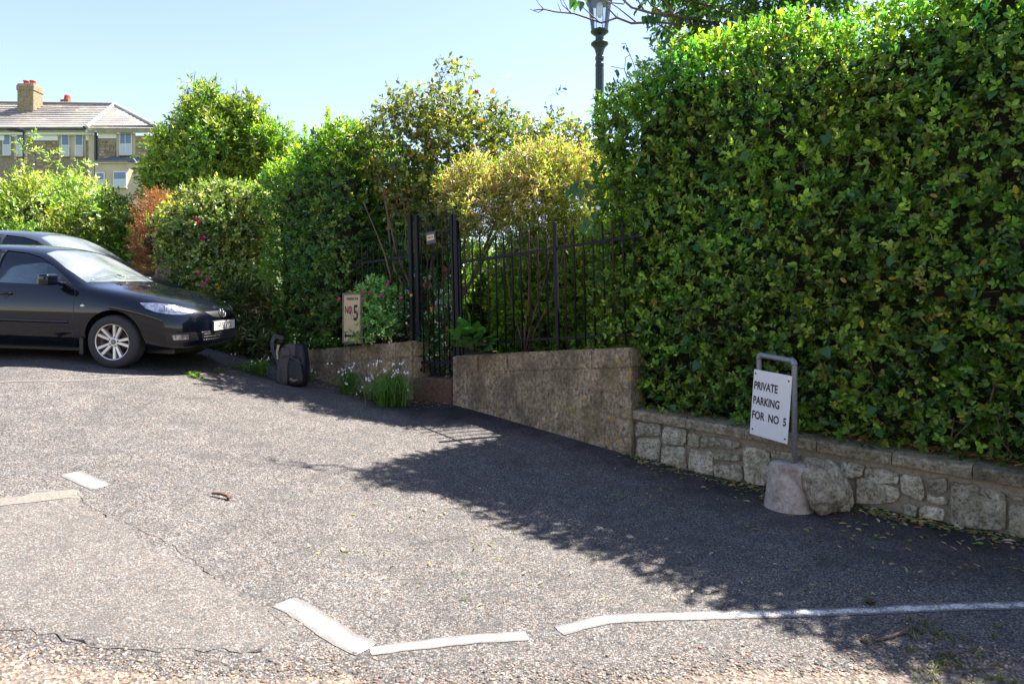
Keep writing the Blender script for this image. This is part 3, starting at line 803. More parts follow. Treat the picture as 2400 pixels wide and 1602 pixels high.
# gate
gt = thing('iron_gate', F(1015, 878), 'tall narrow black iron gate with a small cream name plate', 'gate')
vbar(gt, 980, 502, 870, .05, 'stile'); vbar(gt, 1062, 500, 860, .03, 'stile')
bar('rail', F(978, 556), F(1064, 536), .03, gt, dp=.014)
bar('rail', F(984, 849), F(1062, 848), .03, gt, dp=.014)
for i, x in enumerate((990, 1003, 1015, 1027, 1039, 1051)):
    vbar(gt, x, 505-(x-990)*.28+random.uniform(-3, 3), 872, .017, mat=RUST if i in (1, 4) else IRON, round_=True)
PLATE_D = simple('dark_backplate', (.02, .024, .035), .4)
CREAM = simple('cream_enamel', (.62, .47, .26), .5, noise_amt=.06, scale=30)
INKB = simple('black_lettering', (.012, .012, .014), .5)
bm = bmesh.new(); c = F(1013.5, 557)+UN*.03; tilt = Vector((0, 0, .10))
ux = (UDIR+tilt).normalized()
Mx = frame(ux, UN, c)
box(bm, -.085, .085, -.085, .075, -.006, .006, Mx); bevel(bm, .003)
bp = bm_obj('backplate', bm, PLATE_D, gt, world=True)
bm = bmesh.new(); box(bm, -.062, .062, -.036, .036, .0065, .0095, Mx); npl = bm_obj('name_plate', bm, CREAM, gt, world=True)
lettering('lettering', 'PRIVATE', .030, Mx@Matrix.Translation((0, -.010, .0098)), INKB, npl, sx=.85, align='CENTER', bold=.0004)
bm = bmesh.new(); q = F(1048, 572); tube(bm, [q-UDIR*.05+UN*.03, q+UDIR*.06+UN*.03], .012, 8); tube(bm, [q+UN*.03, q+UN*.03-Vector((0,0,.05))], .01, 8)
bm_obj('latch', bm, IRON, gt, world=True)
# hanging post of the gate
gp_ = thing('gate_post', F(1072, 800), 'thick black iron post on the right of the gate', 'post')
vbar(gp_, 1072, 480, 852, .058, 'post_shaft'); bm = bmesh.new()
tp = F(1066.5, 478); box(bm, -.031, .031, -.031, .031, 0, .008, frame(UDIR, (0,0,1), tp-Vector((0,0,.005)))); bm_obj('cap', bm, IRON, gp_, world=True)
vbar(gp_, 1080, 560, 830, .03, 'stay')

# ------------------------------------------------------------------ the big hedge on the right
rngh = np.random.default_rng(3)
HO = LP0-LN*.13
def top_fn(a): return 4.30+.10*np.sin(a*2.1+.5)+.06*np.sin(a*5.3) - .18*np.clip((.3-a)/.9, 0, 1) + .02*a
prims = [('box', (HO.x, HO.y), (LDIR.x, LDIR.y), -.60, 6.4, 1.05, .50, top_fn, .16)]
big = Blob(prims, amp=.055, freq=2.6, seed=2.0, amp2=.03)
def odd_big(ps, rng):
    # drying yellow leaves, thicker on the patch low on the right
    q = unit(ps-np.array([0, 0, EYE])); x = 1200+1600*ps[:, 0]/ps[:, 1]; z = ps[:, 2]
    s = (ps[:, :2]-np.array(LP0[:2]))@LDIR2
    dens = .024+.26*np.exp(-(((s-2.75)/.42)**2+((z-1.75)/.30)**2))+.12*np.exp(-(((s-1.9)/.25)**2+((z-1.2)/.3)**2))+.05*np.exp(-(((s-.1)/.3)**2+((z-1.2)/.4)**2))
    m = rng.random(len(ps)) < dens
    return m, palette(m.sum(), [YEL, (.42, .30, .05), BRN, (.30, .32, .06)], [4, 3, 1.2, 3], rng, .2)
P, Nn = big.sample(13800, .20, .05, rngh)
tocam = unit(np.array([0, 0, EYE])-P)
# sprays grow outwards and upwards
zrel = P[:, 2]
parts = []
gap = wob(P, 7.5, 9.0) < -.62             # holes where the dark inside shows
keep = ~(gap & (Nn[:, 2] < .4) & (rngh.random(len(P)) < .7))
P, Nn = P[keep], Nn[keep]
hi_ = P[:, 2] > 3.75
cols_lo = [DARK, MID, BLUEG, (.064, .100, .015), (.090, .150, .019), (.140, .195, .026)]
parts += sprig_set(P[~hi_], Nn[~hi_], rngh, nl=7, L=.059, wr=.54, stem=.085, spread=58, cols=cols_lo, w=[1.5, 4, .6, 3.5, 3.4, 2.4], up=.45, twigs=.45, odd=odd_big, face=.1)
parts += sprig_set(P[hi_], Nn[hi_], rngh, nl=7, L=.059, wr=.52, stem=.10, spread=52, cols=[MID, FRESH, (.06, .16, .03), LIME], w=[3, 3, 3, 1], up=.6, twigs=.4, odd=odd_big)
Pe, Ne = big.sample(34000, .34, .06, rngh)
se = (Pe[:, :2]-np.array(LP0[:2]))@LDIR2; ke = se < -.30
Pe, Ne = Pe[ke][:2400], Ne[ke][:2400]
parts += sprig_set(Pe, Ne, rngh, nl=8, L=.060, wr=.52, stem=.08, spread=60, kind='mid', cols=cols_lo, w=[3, 4, 1.2, 3.5, 2.6, 1.3], up=.3, twigs=.3, odd=odd_big)
sp_, sn_ = big.sample(9000, .02, .07, rngh); kk = (sn_[:, :2]@LN2 > .5); sp_, sn_ = sp_[kk][:520], sn_[kk][:520]
dd_ = unit(sn_+rngh.normal(0, .5, sp_.shape)+np.array([0, 0, .5]))
parts.append(stems(sp_-dd_*.03, sp_+dd_*(.05+.05*rngh.random((len(sp_), 1))), np.full(len(sp_), .0032), palette(len(sp_), [(.40, .28, .17), (.5, .42, .3), (.25, .12, .08)], [3, 2, 2], rngh)))
Pi, Ni = big.sample(7000, .32, -.10, rngh)
parts += sprig_set(Pi, Ni, rngh, nl=8, L=.062, wr=.52, stem=.08, spread=62, cols=[DARK, MID, BLUEG], w=[4, 3, 1], up=.4, twigs=.2, kind='simple')
hd = thing('hedge', HO+LDIR*2+Vector((0, 0, .55)), 'huge clipped evergreen hedge with glossy oval leaves above the low stone wall', 'hedge')
V, T, C = merge(parts); off = np.array(hd.location)
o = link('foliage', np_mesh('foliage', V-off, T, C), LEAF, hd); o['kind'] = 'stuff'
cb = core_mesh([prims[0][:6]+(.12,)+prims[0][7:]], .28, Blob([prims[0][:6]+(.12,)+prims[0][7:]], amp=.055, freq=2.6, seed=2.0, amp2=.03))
bm_obj('dark_core', cb, CORE, hd, world=True)
# bare twigs that show at the foot and between the sprays
bm = bmesh.new(); r = random.Random(8)
for i in range(70):
    s = r.uniform(-.3, 4.2); z = r.uniform(.62, 1.3) if i < 50 else r.uniform(1.3, 3.8); a = LP0+LDIR*s-LN*r.uniform(.2, .32)+Vector((0, 0, z-.15))
    b = a+LDIR*r.uniform(-.25, .25)+LN*r.uniform(.08, .26)+Vector((0, 0, r.uniform(.05, .3)))
    m_ = a.lerp(b, .5)+Vector((r.uniform(-.03, .03), 0, r.uniform(-.02, .04)))
    tube(bm, [a, m_, b], [.007, .005, .0025], 5)
o = bm_obj('bare_twigs', bm, TWIG, hd, world=True); o['kind'] = 'stuff'
# the largest leaves that can be picked out singly
def leaf_mesh(kind, L, wr, col):
    v, t, c = leaves(np.zeros((1, 3)), np.array([[0, 1., 0]]), np.array([[0, 0, 1.]]), np.array([L]), np.array([L*wr]), np.array([col]), kind)
    me = np_mesh('leaf', v, t, c); me.materials.append(LEAF); return me
LM = [leaf_mesh('fine', .072, .5, c) for c in (MID, (.085, .18, .035), DARK, YEL, (.40, .20, .08))]+[leaf_mesh('heart', .085, .8, (.055, .15, .03)), leaf_mesh('heart', .095, .85, (.04, .125, .03))]
def place_leaf(me, p, A, N, root, sc=1.0):
    A = Vector(A).normalized(); N = Vector(N); N = (N-A*N.dot(A)).normalized(); S = A.cross(N)
    o = bpy.data.objects.new('leaf', me); COL.objects.link(o); o.parent = root
    o.matrix_local = pmat(root).inverted()@(Matrix(((S.x, A.x, N.x, p[0]), (S.y, A.y, N.y, p[1]), (S.z, A.z, N.z, p[2]), (0, 0, 0, 1)))@Matrix.Scale(sc, 4))
    return o
P, Nn = big.sample(9000, .0, .07, rngh)
s_ = (P[:, :2]-np.array(LP0[:2]))@LDIR2; f = (s_ > -.2)&(s_ < 3.4)&(P[:, 2] < 3.6)&((Nn[:, :2]@LN2) > .6)
P, Nn = P[f][:290], Nn[f][:290]
for i in range(len(P)):
    k = rngh.choice(7, p=[.26, .24, .16, .08, .03, .13, .10])
    A = Nn[i]*.45+rngh.normal(0, .5, 3)+np.array([0, 0, .25 if k < 5 else -.7]); N = Nn[i]+rngh.normal(0, .45, 3)+np.array([0, 0, .3])
    place_leaf(LM[k], P[i]+Nn[i]*.03, A, N, hd, .8+.4*rngh.random())
# ------------------------------------------------------------------ the other hedges, shrubs and trees
def E(px, py, d, rx, ry, rz): return ('ell', tuple(W(px, py, d)), (rx, ry, rz))
rg = np.random.default_rng(21)
# dark hedge left of the gate, above the mossy wall
H2 = UP0-UN*.02
def top2(a): return 4.22+.07*np.sin(a*3)+.08*np.sin(a*1.3+.6)-.22*np.clip((.0-a)/1.0, 0, 1)
def odd2(ps, rng):
    m = rng.random(len(ps)) < .02+.05*np.exp(-(((ps[:, 2]-1.9)/.4)**2)); return m, palette(m.sum(), [YEL, BRN, (.3, .3, .06)], [3, 1, 3], rng)
hp2 = [('box', (H2.x, H2.y), (UDIR.x, UDIR.y), -1.3, .74, 1.3, 1.12, top2, .22), ('box', (H2.x, H2.y), (UDIR.x, UDIR.y), .4, 2.2, 1.3, 1.3, lambda a: 3.5+0*a, .4)]
hp2[1] = ('box', ((H2-UN*.62).x, (H2-UN*.62).y), (UDIR.x, UDIR.y), .3, 1.75, 1.2, 1.1, lambda a: 3.75-.5*np.clip(a-.9, 0, 1), .35)
b2 = Blob(hp2, amp=.06, freq=2.2, seed=4.0, amp2=.04)
pts, nr = b2.sample(6200, .18, .05, rg)
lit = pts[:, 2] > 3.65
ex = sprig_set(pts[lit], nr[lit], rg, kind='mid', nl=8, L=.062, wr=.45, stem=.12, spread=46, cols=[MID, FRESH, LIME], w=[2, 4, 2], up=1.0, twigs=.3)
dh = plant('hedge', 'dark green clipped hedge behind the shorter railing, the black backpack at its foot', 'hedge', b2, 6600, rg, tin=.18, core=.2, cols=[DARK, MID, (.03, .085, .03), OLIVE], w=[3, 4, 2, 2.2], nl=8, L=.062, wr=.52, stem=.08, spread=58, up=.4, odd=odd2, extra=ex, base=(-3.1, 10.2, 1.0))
# upright young shoots on its top
bmS = []
for px, py, h in ((768, 262, .5), (814, 300, .3), (792, 315, .22), (715, 300, .2), (842, 318, .22)):
    top = W(px, py, 10.3); n = int(24*h/.25); t = np.linspace(0, 1, n); P = np.array(top)[None]-np.array([0, 0, 1.])*((1-t)*h*1.1)[:, None]
    D = np.tile([0, 0, 1.], (n, 1)); bmS += sprig_set(P, D, rg, nl=5, L=.075, wr=.32, stem=.05, spread=38, cols=[FRESH, LIME, MID], w=[3, 2, 1], up=1, twigs=1)
V, T, C = merge(bmS); o = link('young_shoots', np_mesh('young_shoots', V-np.array(dh.location), T, C), LEAF, dh); o['kind'] = 'stuff'

# hedge in the garden behind the right railings
p0, p1 = fpos(1060)-UN*.95, fpos(1480)-UN*.85
u = (p1-p0).normalized(); Lh = (p1-p0).length
bg_ = Blob([('box', (p0.x, p0.y), (u.x, u.y), -.1, Lh+.6, 1.0, 1.05, lambda a: 2.65+.08*np.sin(a*4)+.5*np.clip((a-1.3)/.9, 0, 1), .25)], amp=.09, freq=2.6, seed=6)
plant('garden_hedge', 'deep green shrub hedge seen through the bars of the right railing', 'hedge', bg_, 4900, rg, tin=.2, core=.22, cols=[MID, (.085, .15, .018), FRESH, (.12, .17, .022)], w=[3, 4, 2, 3], nl=7, L=.075, wr=.5, stem=.09, up=.35)
# deeper screen behind the gate and left railing
p0 = fpos(800)-UN*1.7; 
bg2 = Blob([('box', (p0.x, p0.y), (UDIR.x, UDIR.y), .2, 4.4, 1.2, 1.05, lambda a: 2.5+.2*np.sin(a*2), .3)], amp=.14, freq=2.0, seed=8)
plant('garden_shrub', 'shaded laurel like shrub standing deep behind the iron gate', 'shrub', bg2, 3600, rg, tin=.2, core=.22, cols=[DARK, MID, FRESH], w=[2, 4, 1], nl=7, L=.085, wr=.45, stem=.1, up=.3)

# tall rose bush behind the gate: loose, sky showing through
def rose(name, label, prims, n, seed, base, tips, amp=.35, freq=1.7, core=0, r=.045, **kw):
    kw['cols'] = [(c[0]*.76, c[1]*.62, c[2]*.7) for c in kw['cols']]
    b = Blob(lumps(prims, kw.pop('lump', len(prims)*5), seed=int(seed)), amp=amp, freq=freq, seed=seed, amp2=.12)
    return plant(name, label, 'shrub', b, n, rg, tin=kw.pop('tin', .55), tout=.02, core=core, tips=tips, trunk_r=r, base=base, **kw)
odd3 = lambda ps, rng: (lambda m: (m, palette(m.sum(), [YEL, (.55, .25, .04), (.30, .34, .05)], [3, 1.2, 4], rng)))(rng.random(len(ps)) < .10)
D0 = 10.1
rose('rose_bush', 'tall airy rose bush rising against the sky behind the gate with one red bloom', [
    E(1045, 330, D0, .95, .8, .85), E(1005, 405, D0, .58, .7, .68), E(1065, 215, D0, .40, .45, .62), E(1120, 330, D0, .8, .8, .6), E(1290, 300, D0+.3, .26, .3, .52), E(1245, 385, D0, .8, .7, .6), E(1340, 400, D0, .7, .6, .55), E(935, 350, D0, .2, .3, .30), E(1090, 150, D0, .14, .2, .26), E(1200, 310, D0, .3, .3, .35)],
    2400, 3.0, (W(1010, 740, 9.6).x, 9.6, 1.05), [W(1060, 200, 10), W(960, 330, 10), W(900, 470, 9.7), W(1130, 330, 10.2), W(1240, 330, 10.3), W(1000, 300, 9.9), W(1290, 280, 10.4)], tin=.8,
    cols=[(.06, .10, .03), (.10, .15, .03), (.17, .22, .035), (.05, .085, .03)], w=[4, 3, 2.5, 3], nl=6, L=.085, wr=.58, stem=.14, spread=65, up=.25, twigs=.7, odd=odd3, droop=.25, tw_col=(.12, .09, .05), amp=.3, r=.035, lump=26)
# loose leggy lower part on the left
rose('rose_bush', 'leggy drooping lower branches of shrub left of the gate, browned leaves', [E(902, 420, 10.0, .42, .4, .40), E(962, 470, 10.0, .45, .4, .42), E(882, 480, 10.0, .25, .3, .25), E(1022, 500, 10.0, .4, .4, .3)], 560, 5.0,
    (W(975, 760, 9.45).x, 9.45, 1.05), [W(890, 420, 9.4), W(850, 470, 9.3), W(940, 440, 9.5), W(985, 560, 9.4)], tin=.4,
    cols=[(.07, .13, .035), (.10, .15, .04), (.16, .10, .04)], w=[4, 3, 1], nl=6, L=.075, wr=.55, stem=.12, up=.1, twigs=.8, droop=.35, r=.022)
# pink-tinged, small-leaved shrub over the right railings
odd4 = lambda ps, rng: (lambda m: (m, palette(m.sum(), [(.56, .30, .27), (.58, .42, .22), (.68, .52, .46)], [3, 2, 3], rng)))(rng.random(len(ps)) < .30*np.clip((ps[:, 2]-2.4)/.8, .1, 1))
rose('heavenly_bamboo', 'bushy shrub with narrow pink and yellow tipped leaves above the right railing', [E(1215, 460, 9.0, .95, .5, .52), E(1330, 440, 9.0, .5, .4, .42), E(1130, 500, 8.9, .42, .4, .36), E(1385, 470, 9.0, .22, .3, .4), E(1260, 400, 9.0, .55, .4, .35), E(1170, 570, 8.95, .5, .3, .38), E(1290, 560, 8.9, .5, .3, .40), E(1385, 560, 8.7, .25, .25, .4)], 4300, 7.0,
    (W(1230, 780, 8.9).x, 8.9, 1.05), [W(1150, 480, 8.9), W(1230, 430, 8.9), W(1320, 420, 8.7), W(1390, 430, 8.5)], tin=.45, core=0, amp=.2,
    cols=[(.155, .25, .045), (.25, .345, .05), (.10, .19, .035), (.30, .30, .13)], w=[3, 2, 2.4, 1.5], nl=8, L=.062, wr=.28, stem=.12, spread=58, up=.5, twigs=.6, odd=odd4, tw_col=(.30, .15, .10), mat=LEAF, r=.012, lump=14)

# big light-green elder bush beyond the left hedges
D1 = 15.0
elder = rose('elder_tree', 'large bright green bushy tree with bare twigs on top, beside the stone house', [E(505, 374, D1, 1.0, 1.2, 1.0), E(478, 280, D1, .45, .6, .6), E(560, 354, D1, .75, .8, .75), E(425, 470, D1, .68, .9, .85), E(610, 434, D1, .7, .7, .9), E(520, 474, D1, 1.15, 1.0, 1.1), E(645, 404, D1-.5, .5, .5, .6), E(375, 560, D1, .35, .5, .5)],
    7600, 9.0, (W(490, 600, D1).x, D1, 1.7), [W(480, 230, D1), W(400, 330, D1), W(570, 290, D1), W(620, 360, D1), W(500, 320, D1)], tin=.42, core=.5,
    cols=[(.10, .21, .03), FRESH, LIME, MID], w=[4, 3, 2, 2], nl=7, L=.135, wr=.36, stem=.2, spread=60, up=.3, twigs=.25, droop=.15, kind='simple', amp=.3, r=.06)
r = random.Random(3)
for px, py, q in ((458, 167, 215), (478, 176, 215), (496, 178, 225), (508, 170, 235), (547, 200, 245), (553, 187, 250), (560, 212, 250), (614, 237, 290), (622, 243, 290)):
    a = W(px-6+r.uniform(-4, 4), q+30, D1); b = W(px, py, D1); bm = bmesh.new(); tube(bm, [a, a.lerp(b, .5)+Vector((r.uniform(-.05, .05), 0, 0)), a.lerp(b, .8)+Vector((r.uniform(-.04, .04), 0, 0)), b], [.014, .011, .009, .004], 5); bm_obj('dead_twig', bm, TWIG, elder, world=True)
# far-left pale shrubs
D2 = 15.5
rose('garden_shrub', 'pale green feathery shrub at the far left below the house windows', [E(58, 372, D2, .18, .2, .38), E(130, 385, D2, .2, .2, .25), E(196, 400, D2, .2, .2, .25), E(95, 480, D2, 1.15, .9, .55), E(60, 430, D2, .35, .5, .55), E(200, 480, D2, .55, .6, .65), E(150, 530, D2, 1.7, 1.0, .8), E(0, 510, D2, 1.0, .8, .8), E(-120, 500, D2, 1.2, .9, .9), E(30, 560, D2-.5, 1.6, .8, .7)], 5200, 11.0,
    (W(90, 640, D2).x, D2, 1.7), [W(60, 360, D2), W(200, 410, D2), W(120, 420, D2)], tin=.42, core=.4,
    cols=[(.19, .29, .07), (.13, .23, .04), (.24, .32, .10), MID], w=[4, 3, 2, 2], nl=7, L=.11, wr=.38, stem=.17, up=.35, twigs=.2, kind='simple')
rose('garden_shrub', 'mid green shrub with cream flower heads beside the tall bright bush', [E(260, 560, 14, 1.0, .8, .5), E(205, 550, 14, .5, .5, .45), E(320, 540, 14.2, .35, .4, .3), E(140, 600, 14, .9, .6, .5)], 2800, 12.0,
    (W(260, 640, 14).x, 14, 1.6), [W(270, 470, 14), W(220, 460, 14)], tin=.35, core=.35, cols=[(.12, .22, .035), MID, LIME, (.45, .50, .30)], w=[4, 3, 2, .5], nl=7, L=.10, wr=.42, stem=.15, up=.35, twigs=.2, kind='simple', amp=.2)
b = Blob([('box', (W(-60, 0, 13.2).x, 13.2), (1, .04), 0, 3.45, 1.0, 1.5, lambda a: 3.18+.10*np.sin(a*3), .25)], amp=.1, freq=2, seed=13)
plant('hedge', 'clipped dark hedge behind the two parked cars left of the dead brown bush', 'hedge', b, 3400, rg, tin=.2, core=.25, cols=[DARK, MID, FRESH], w=[4, 3, 1.2], nl=7, L=.075, wr=.5, stem=.1, kind='simple', up=.4)
# dead brown conifer-like bush
rose('dead_bush', 'dead orange brown bush between the clipped hedge and the flowering shrub', [E(392, 560, 12.0, .46, .4, .65), E(405, 520, 12.4, .35, .35, .35), E(362, 610, 12.3, .32, .35, .75)], 1700, 14.0,
    (W(380, 690, 12.4).x, 12.4, 1.35), [W(345, 500, 12.2), W(390, 500, 12.4), W(420, 510, 12.4), W(352, 540, 12.1)], tin=.4, core=.22, cols=[(.42, .22, .11), (.50, .29, .15), (.28, .14, .08)], w=[4, 3, 2], nl=8, L=.07, wr=.13, stem=.13, spread=40, up=.5, twigs=.9, tw_col=(.38, .20, .10), kind='simple', r=.03, amp=.15)
# flowering bush (pale speckled leaves, pink and yellow flowers)
odd5 = lambda ps, rng: (lambda m: (m, palette(m.sum(), [(.75, .75, .60), (.60, .60, .12), (.65, .30, .42)], [4, 3, 1], rng)))(rng.random(len(ps)) < .13)
D5 = 11.3
rose('flowering_shrub', 'sunlit flowering shrub with pale speckled leaves in front of the car bonnet', [E(512, 548, D5, .75, .7, .65), E(527, 490, D5, .45, .5, .45), E(542, 600, D5, .55, .6, .85), E(458, 612, D5, .34, .5, .50), E(500, 665, D5, .55, .6, .55), E(572, 540, D5, .35, .5, .7), E(602, 600, D5+.3, .35, .5, .8)], 5200, 15.0,
    (W(520, 800, D5).x, D5, 1.2), [W(500, 520, D5), W(550, 480, D5), W(450, 580, D5)], tin=.3, core=.28, cols=[(.09, .18, .04), (.13, .22, .045), DARK, (.20, .27, .08)], w=[4, 3, 2, 2], nl=7, L=.07, wr=.5, stem=.11, up=.3, twigs=.2, odd=odd5, lump=16, amp=.18, kind='simple')
# wild border at the foot of the hedges, right of the car
D6 = 10.9
rose('wild_border', 'tangle of pale grass and weeds between the car and the black backpack', [E(585, 760, D6, .42, .4, .45), E(560, 740, D6, .40, .35, .35), E(610, 800, D6-.4, .30, .3, .32), E(625, 770, D6, .22, .3, .3), E(540, 790, D6, .4, .35, .3)], 2600, 16.0,
    (W(590, 845, D6).x, D6, 1.0), None, tin=.3, core=.22, cols=[(.11, .22, .04), (.20, .30, .08), MID, (.55, .58, .35)], w=[4, 3, 3, .8], nl=6, L=.14, wr=.16, stem=.12, up=.5, twigs=.1, amp=.15, droop=.2, kind='simple')

# climber hanging over the top of the big hedge, and the bare branches it sends over the lamp
D7 = 7.75
cl = rose('climbing_vine', 'drooping leafy climber crowning the big hedge below the bare branches', [E(1700, 40, D7, .62, .5, .42), E(1620, 95, D7-.1, .30, .3, .32), E(1830, -30, D7, .7, .5, .5), E(1640, -70, D7, .55, .4, .4), E(1600, 190, D7-.35, .35, .3, .22), E(1760, 130, D7-.3, .5, .3, .22)], 1900, 17.0,
    (W(1720, 300, D7).x, D7+.2, 2.2), [W(1650, 60, D7), W(1720, 20, D7), W(1800, 0, D7), W(1700, 100, D7-.2)], tin=.4, core=0,
    cols=[(.055, .14, .03), (.08, .17, .03), (.035, .10, .03)], w=[4, 2, 3], nl=5, L=.10, wr=.42, stem=.14, spread=70, up=-.2, twigs=.8, droop=.9, amp=.14, r=.022)
bm = bmesh.new(); DB = 7.5
def br(pts, r0, r1, d=DB):
    n = len(pts); tube(bm, [W(x, y, d+.1*math.sin(i*1.3)) for i, (x, y) in enumerate(pts)], [r0+(r1-r0)*i/(n-1) for i in range(n)], 6)
br([(1720, 75), (1600, 58), (1540, 52), (1480, 55), (1446, 42), (1410, 54), (1380, 44), (1345, 32), (1300, 28), (1275, 22), (1252, 24)], .016, .006)
br([(1275, 22), (1262, 30), (1242, 22)], .006, .003); br([(1274, 22), (1262, 8), (1252, -8)], .006, .003)
br([(1446, 42), (1425, 20), (1418, -5)], .009, .005); br([(1490, 52), (1450, 20), (1420, 0)], .008, .004)
br([(1338, 30), (1318, 12), (1310, -8)], .006, .004); br([(1334, 28), (1322, 5), (1315, -10)], .005, .003); br([(1314, 26), (1306, 5)], .005, .003)
br([(1402, 50), (1380, 30), (1360, 12)], .007, .005); br([(1470, -10), (1462, 10), (1425, 6), (1412, -6)], .008, .005)
br([(1720, 60), (1620, 45), (1570, 34), (1520, 30), (1480, 18), (1452, -8)], .018, .010)
br([(1660, 50), (1600, 40), (1560, 40), (1510, 25), (1488, -10)], .012, .008); br([(1560, 36), (1528, 14), (1508, -10)], .010, .006)
br([(1710, 30), (1640, 8), (1600, 0), (1560, -20)], .018, .012); br([(1575, 35), (1565, 14), (1555, -8)], .010, .006)
br([(1540, 56), (1560, 66), (1572, 74)], .006, .003); br([(1448, 42), (1447, 30)], .004, .002); br([(1590, 58), (1565, 8), (1545, -5)], .007, .004)
bare = thing('bare_branch', W(1500, 50, DB), 'thin bare branches reaching left across the street lamp at the top', 'branch')
bm_obj('twig_wood', bm, TWIG, bare, world=True, smooth=True)
P = []; A = []
for x, y in ((1510, 38), (1516, 40), (1522, 36), (1530, 45), (1538, 40), (1540, 30), (1352, 3), (1362, 4), (1368, -2), (1345, -4), (1526, 28), (1570, 75), (1566, 88)):
    P.append(W(x, y, DB-.03)); A.append((rg.normal(0, .35), rg.normal(0, .2), -1))
n = len(P); lm = [leaf_mesh('heart', .13, .6, c) for c in ((.06, .15, .03), (.045, .12, .03))]
for i in range(n): place_leaf(lm[i % 2], P[i], A[i], (rg.normal(0, .5), -1, .3), bare, .8+.3*rg.random())
# bindweed: larger heart-shaped leaves on the hedge end and on top
vine = thing('bindweed', W(1380, 500, 7.2), 'soft heart shaped bindweed leaves with a white flower at the hedge end', 'climber')
for x, y, s in ((1345, 440, 1.3), (1360, 450, 1.2), (1372, 430, .9), (1335, 452, .9), (1352, 432, .8), (1385, 440, .9), (1372, 520, 1.1), (1362, 535, 1), (1390, 505, 1), (1380, 480, .9), (1395, 385, .8), (1250, 528, .7), (1235, 540, .7), (1272, 540, .6), (1396, 412, .9), (1388, 545, .7), (1225, 530, .6)):
    d = 7.35 if x > 1300 else 8.4
    place_leaf(lm[int(x) % 2], W(x, y-8, d), (rg.normal(0, .3), -.2, -1), (rg.normal(0, .4), -1, .35), vine, s*.95)
for x, y, s in ((1477, 148, .75), (1468, 112, .5), (1442, 165, .6), (1446, 172, .5), (1490, 130, .5), (1500, 145, .5), (1462, 108, .4)):
    place_leaf(lm[int(x) % 2], W(x, y, 7.3), (rg.normal(0, .3), -.2, -.8), (rg.normal(0, .4), -1, .35), vine, s)
bm = bmesh.new()
for pts in ([(1505, 215), (1485, 150), (1472, 118), (1466, 102), (1456, 102)], [(1480, 200), (1464, 165), (1466, 135), (1478, 128)], [(1470, 185), (1463, 162), (1432, 156)], [(1392, 560), (1385, 500), (1380, 430), (1396, 370)], [(1400, 470), (1370, 425), (1345, 430)]):
    tube(bm, [W(x, y, 7.33) for x, y in pts], .004, 5)
bm_obj('stem', bm, simple('green_stem', (.10, .13, .05), .6), vine, world=True)
WHITE = simple('white_petal', (.78, .78, .74), .6); PINK = simple('pink_petal', (.62, .05, .20), .6); RED = simple('red_petal', (.65, .01, .04), .5); YELP = simple('yellow_petal', (.75, .50, .03), .6)
def trumpet(p, r, mat, root, name='flower', seg=8):
    bm = bmesh.new(); M = frame((1, 0, 0), Vector((0, -1, .3)), p)
    lathe(bm, [(.15*r, -r), (.3*r, -.5*r), (.75*r, -.1*r), (r, 0), (.2*r, -.3*r)], seg, M)
    return bm_obj(name, bm, mat, root, world=True, smooth=True)
trumpet(W(1402, 487, 7.2), .026, WHITE, vine)
def bloom_bm(bm, p, r, n=9, seed=0, flat=.6):
    rr = random.Random(seed); p = Vector(p)
    for i in range(n):
        a = Vector((rr.uniform(-1, 1), rr.uniform(-1, .3), rr.uniform(-.5, 1))).normalized(); s = a.orthogonal().normalized(); t = a.cross(s)
        c = p+a*r*.35
        vs = [bm.verts.new(q) for q in (c-s*r*.5-t*r*.1, c-t*r*.5*flat, c+s*r*.5-t*r*.1, c+a*r*.3+t*r*.5*flat)]
        bm.faces.new(vs)
rb = bpy.data.objects['rose_bush']
bm = bmesh.new(); bloom_bm(bm, W(1117, 215, 9.7), .055, 16, 1); bm_obj('rose_flower', bm, RED, rb, world=True)
for i, (x, y, s) in enumerate(((1154, 210, .9), (963, 358, .5), (1124, 348, .5), (895, 270, .5), (1232, 290, .8))):
    place_leaf(leaf_mesh('heart', .12, .8, (.55, .30, .03) if i != 4 else (.30, .36, .04)), W(x, y+10, 9.6), (.2, 0, 1), (0, -1, .2), rb, s*.9)
# red and yellow flowers of the shrub behind the car
fs = [o for o in bpy.data.objects if o.name.startswith('flowering_shrub')][0]
for col, ptsf, r in ((PINK, ((452, 520), (460, 512), (467, 520), (472, 560), (478, 556), (487, 655), (480, 665), (474, 672), (468, 640)), .05), (YELP, ((508, 668), (512, 676), (518, 680), (524, 684), (503, 690), (500, 697), (515, 672)), .045)):
    for i, (x, y) in enumerate(ptsf):
        bm = bmesh.new(); bloom_bm(bm, W(x, y, 10.55), r, 10, i); bm_obj('flower', bm, col, fs, world=True)

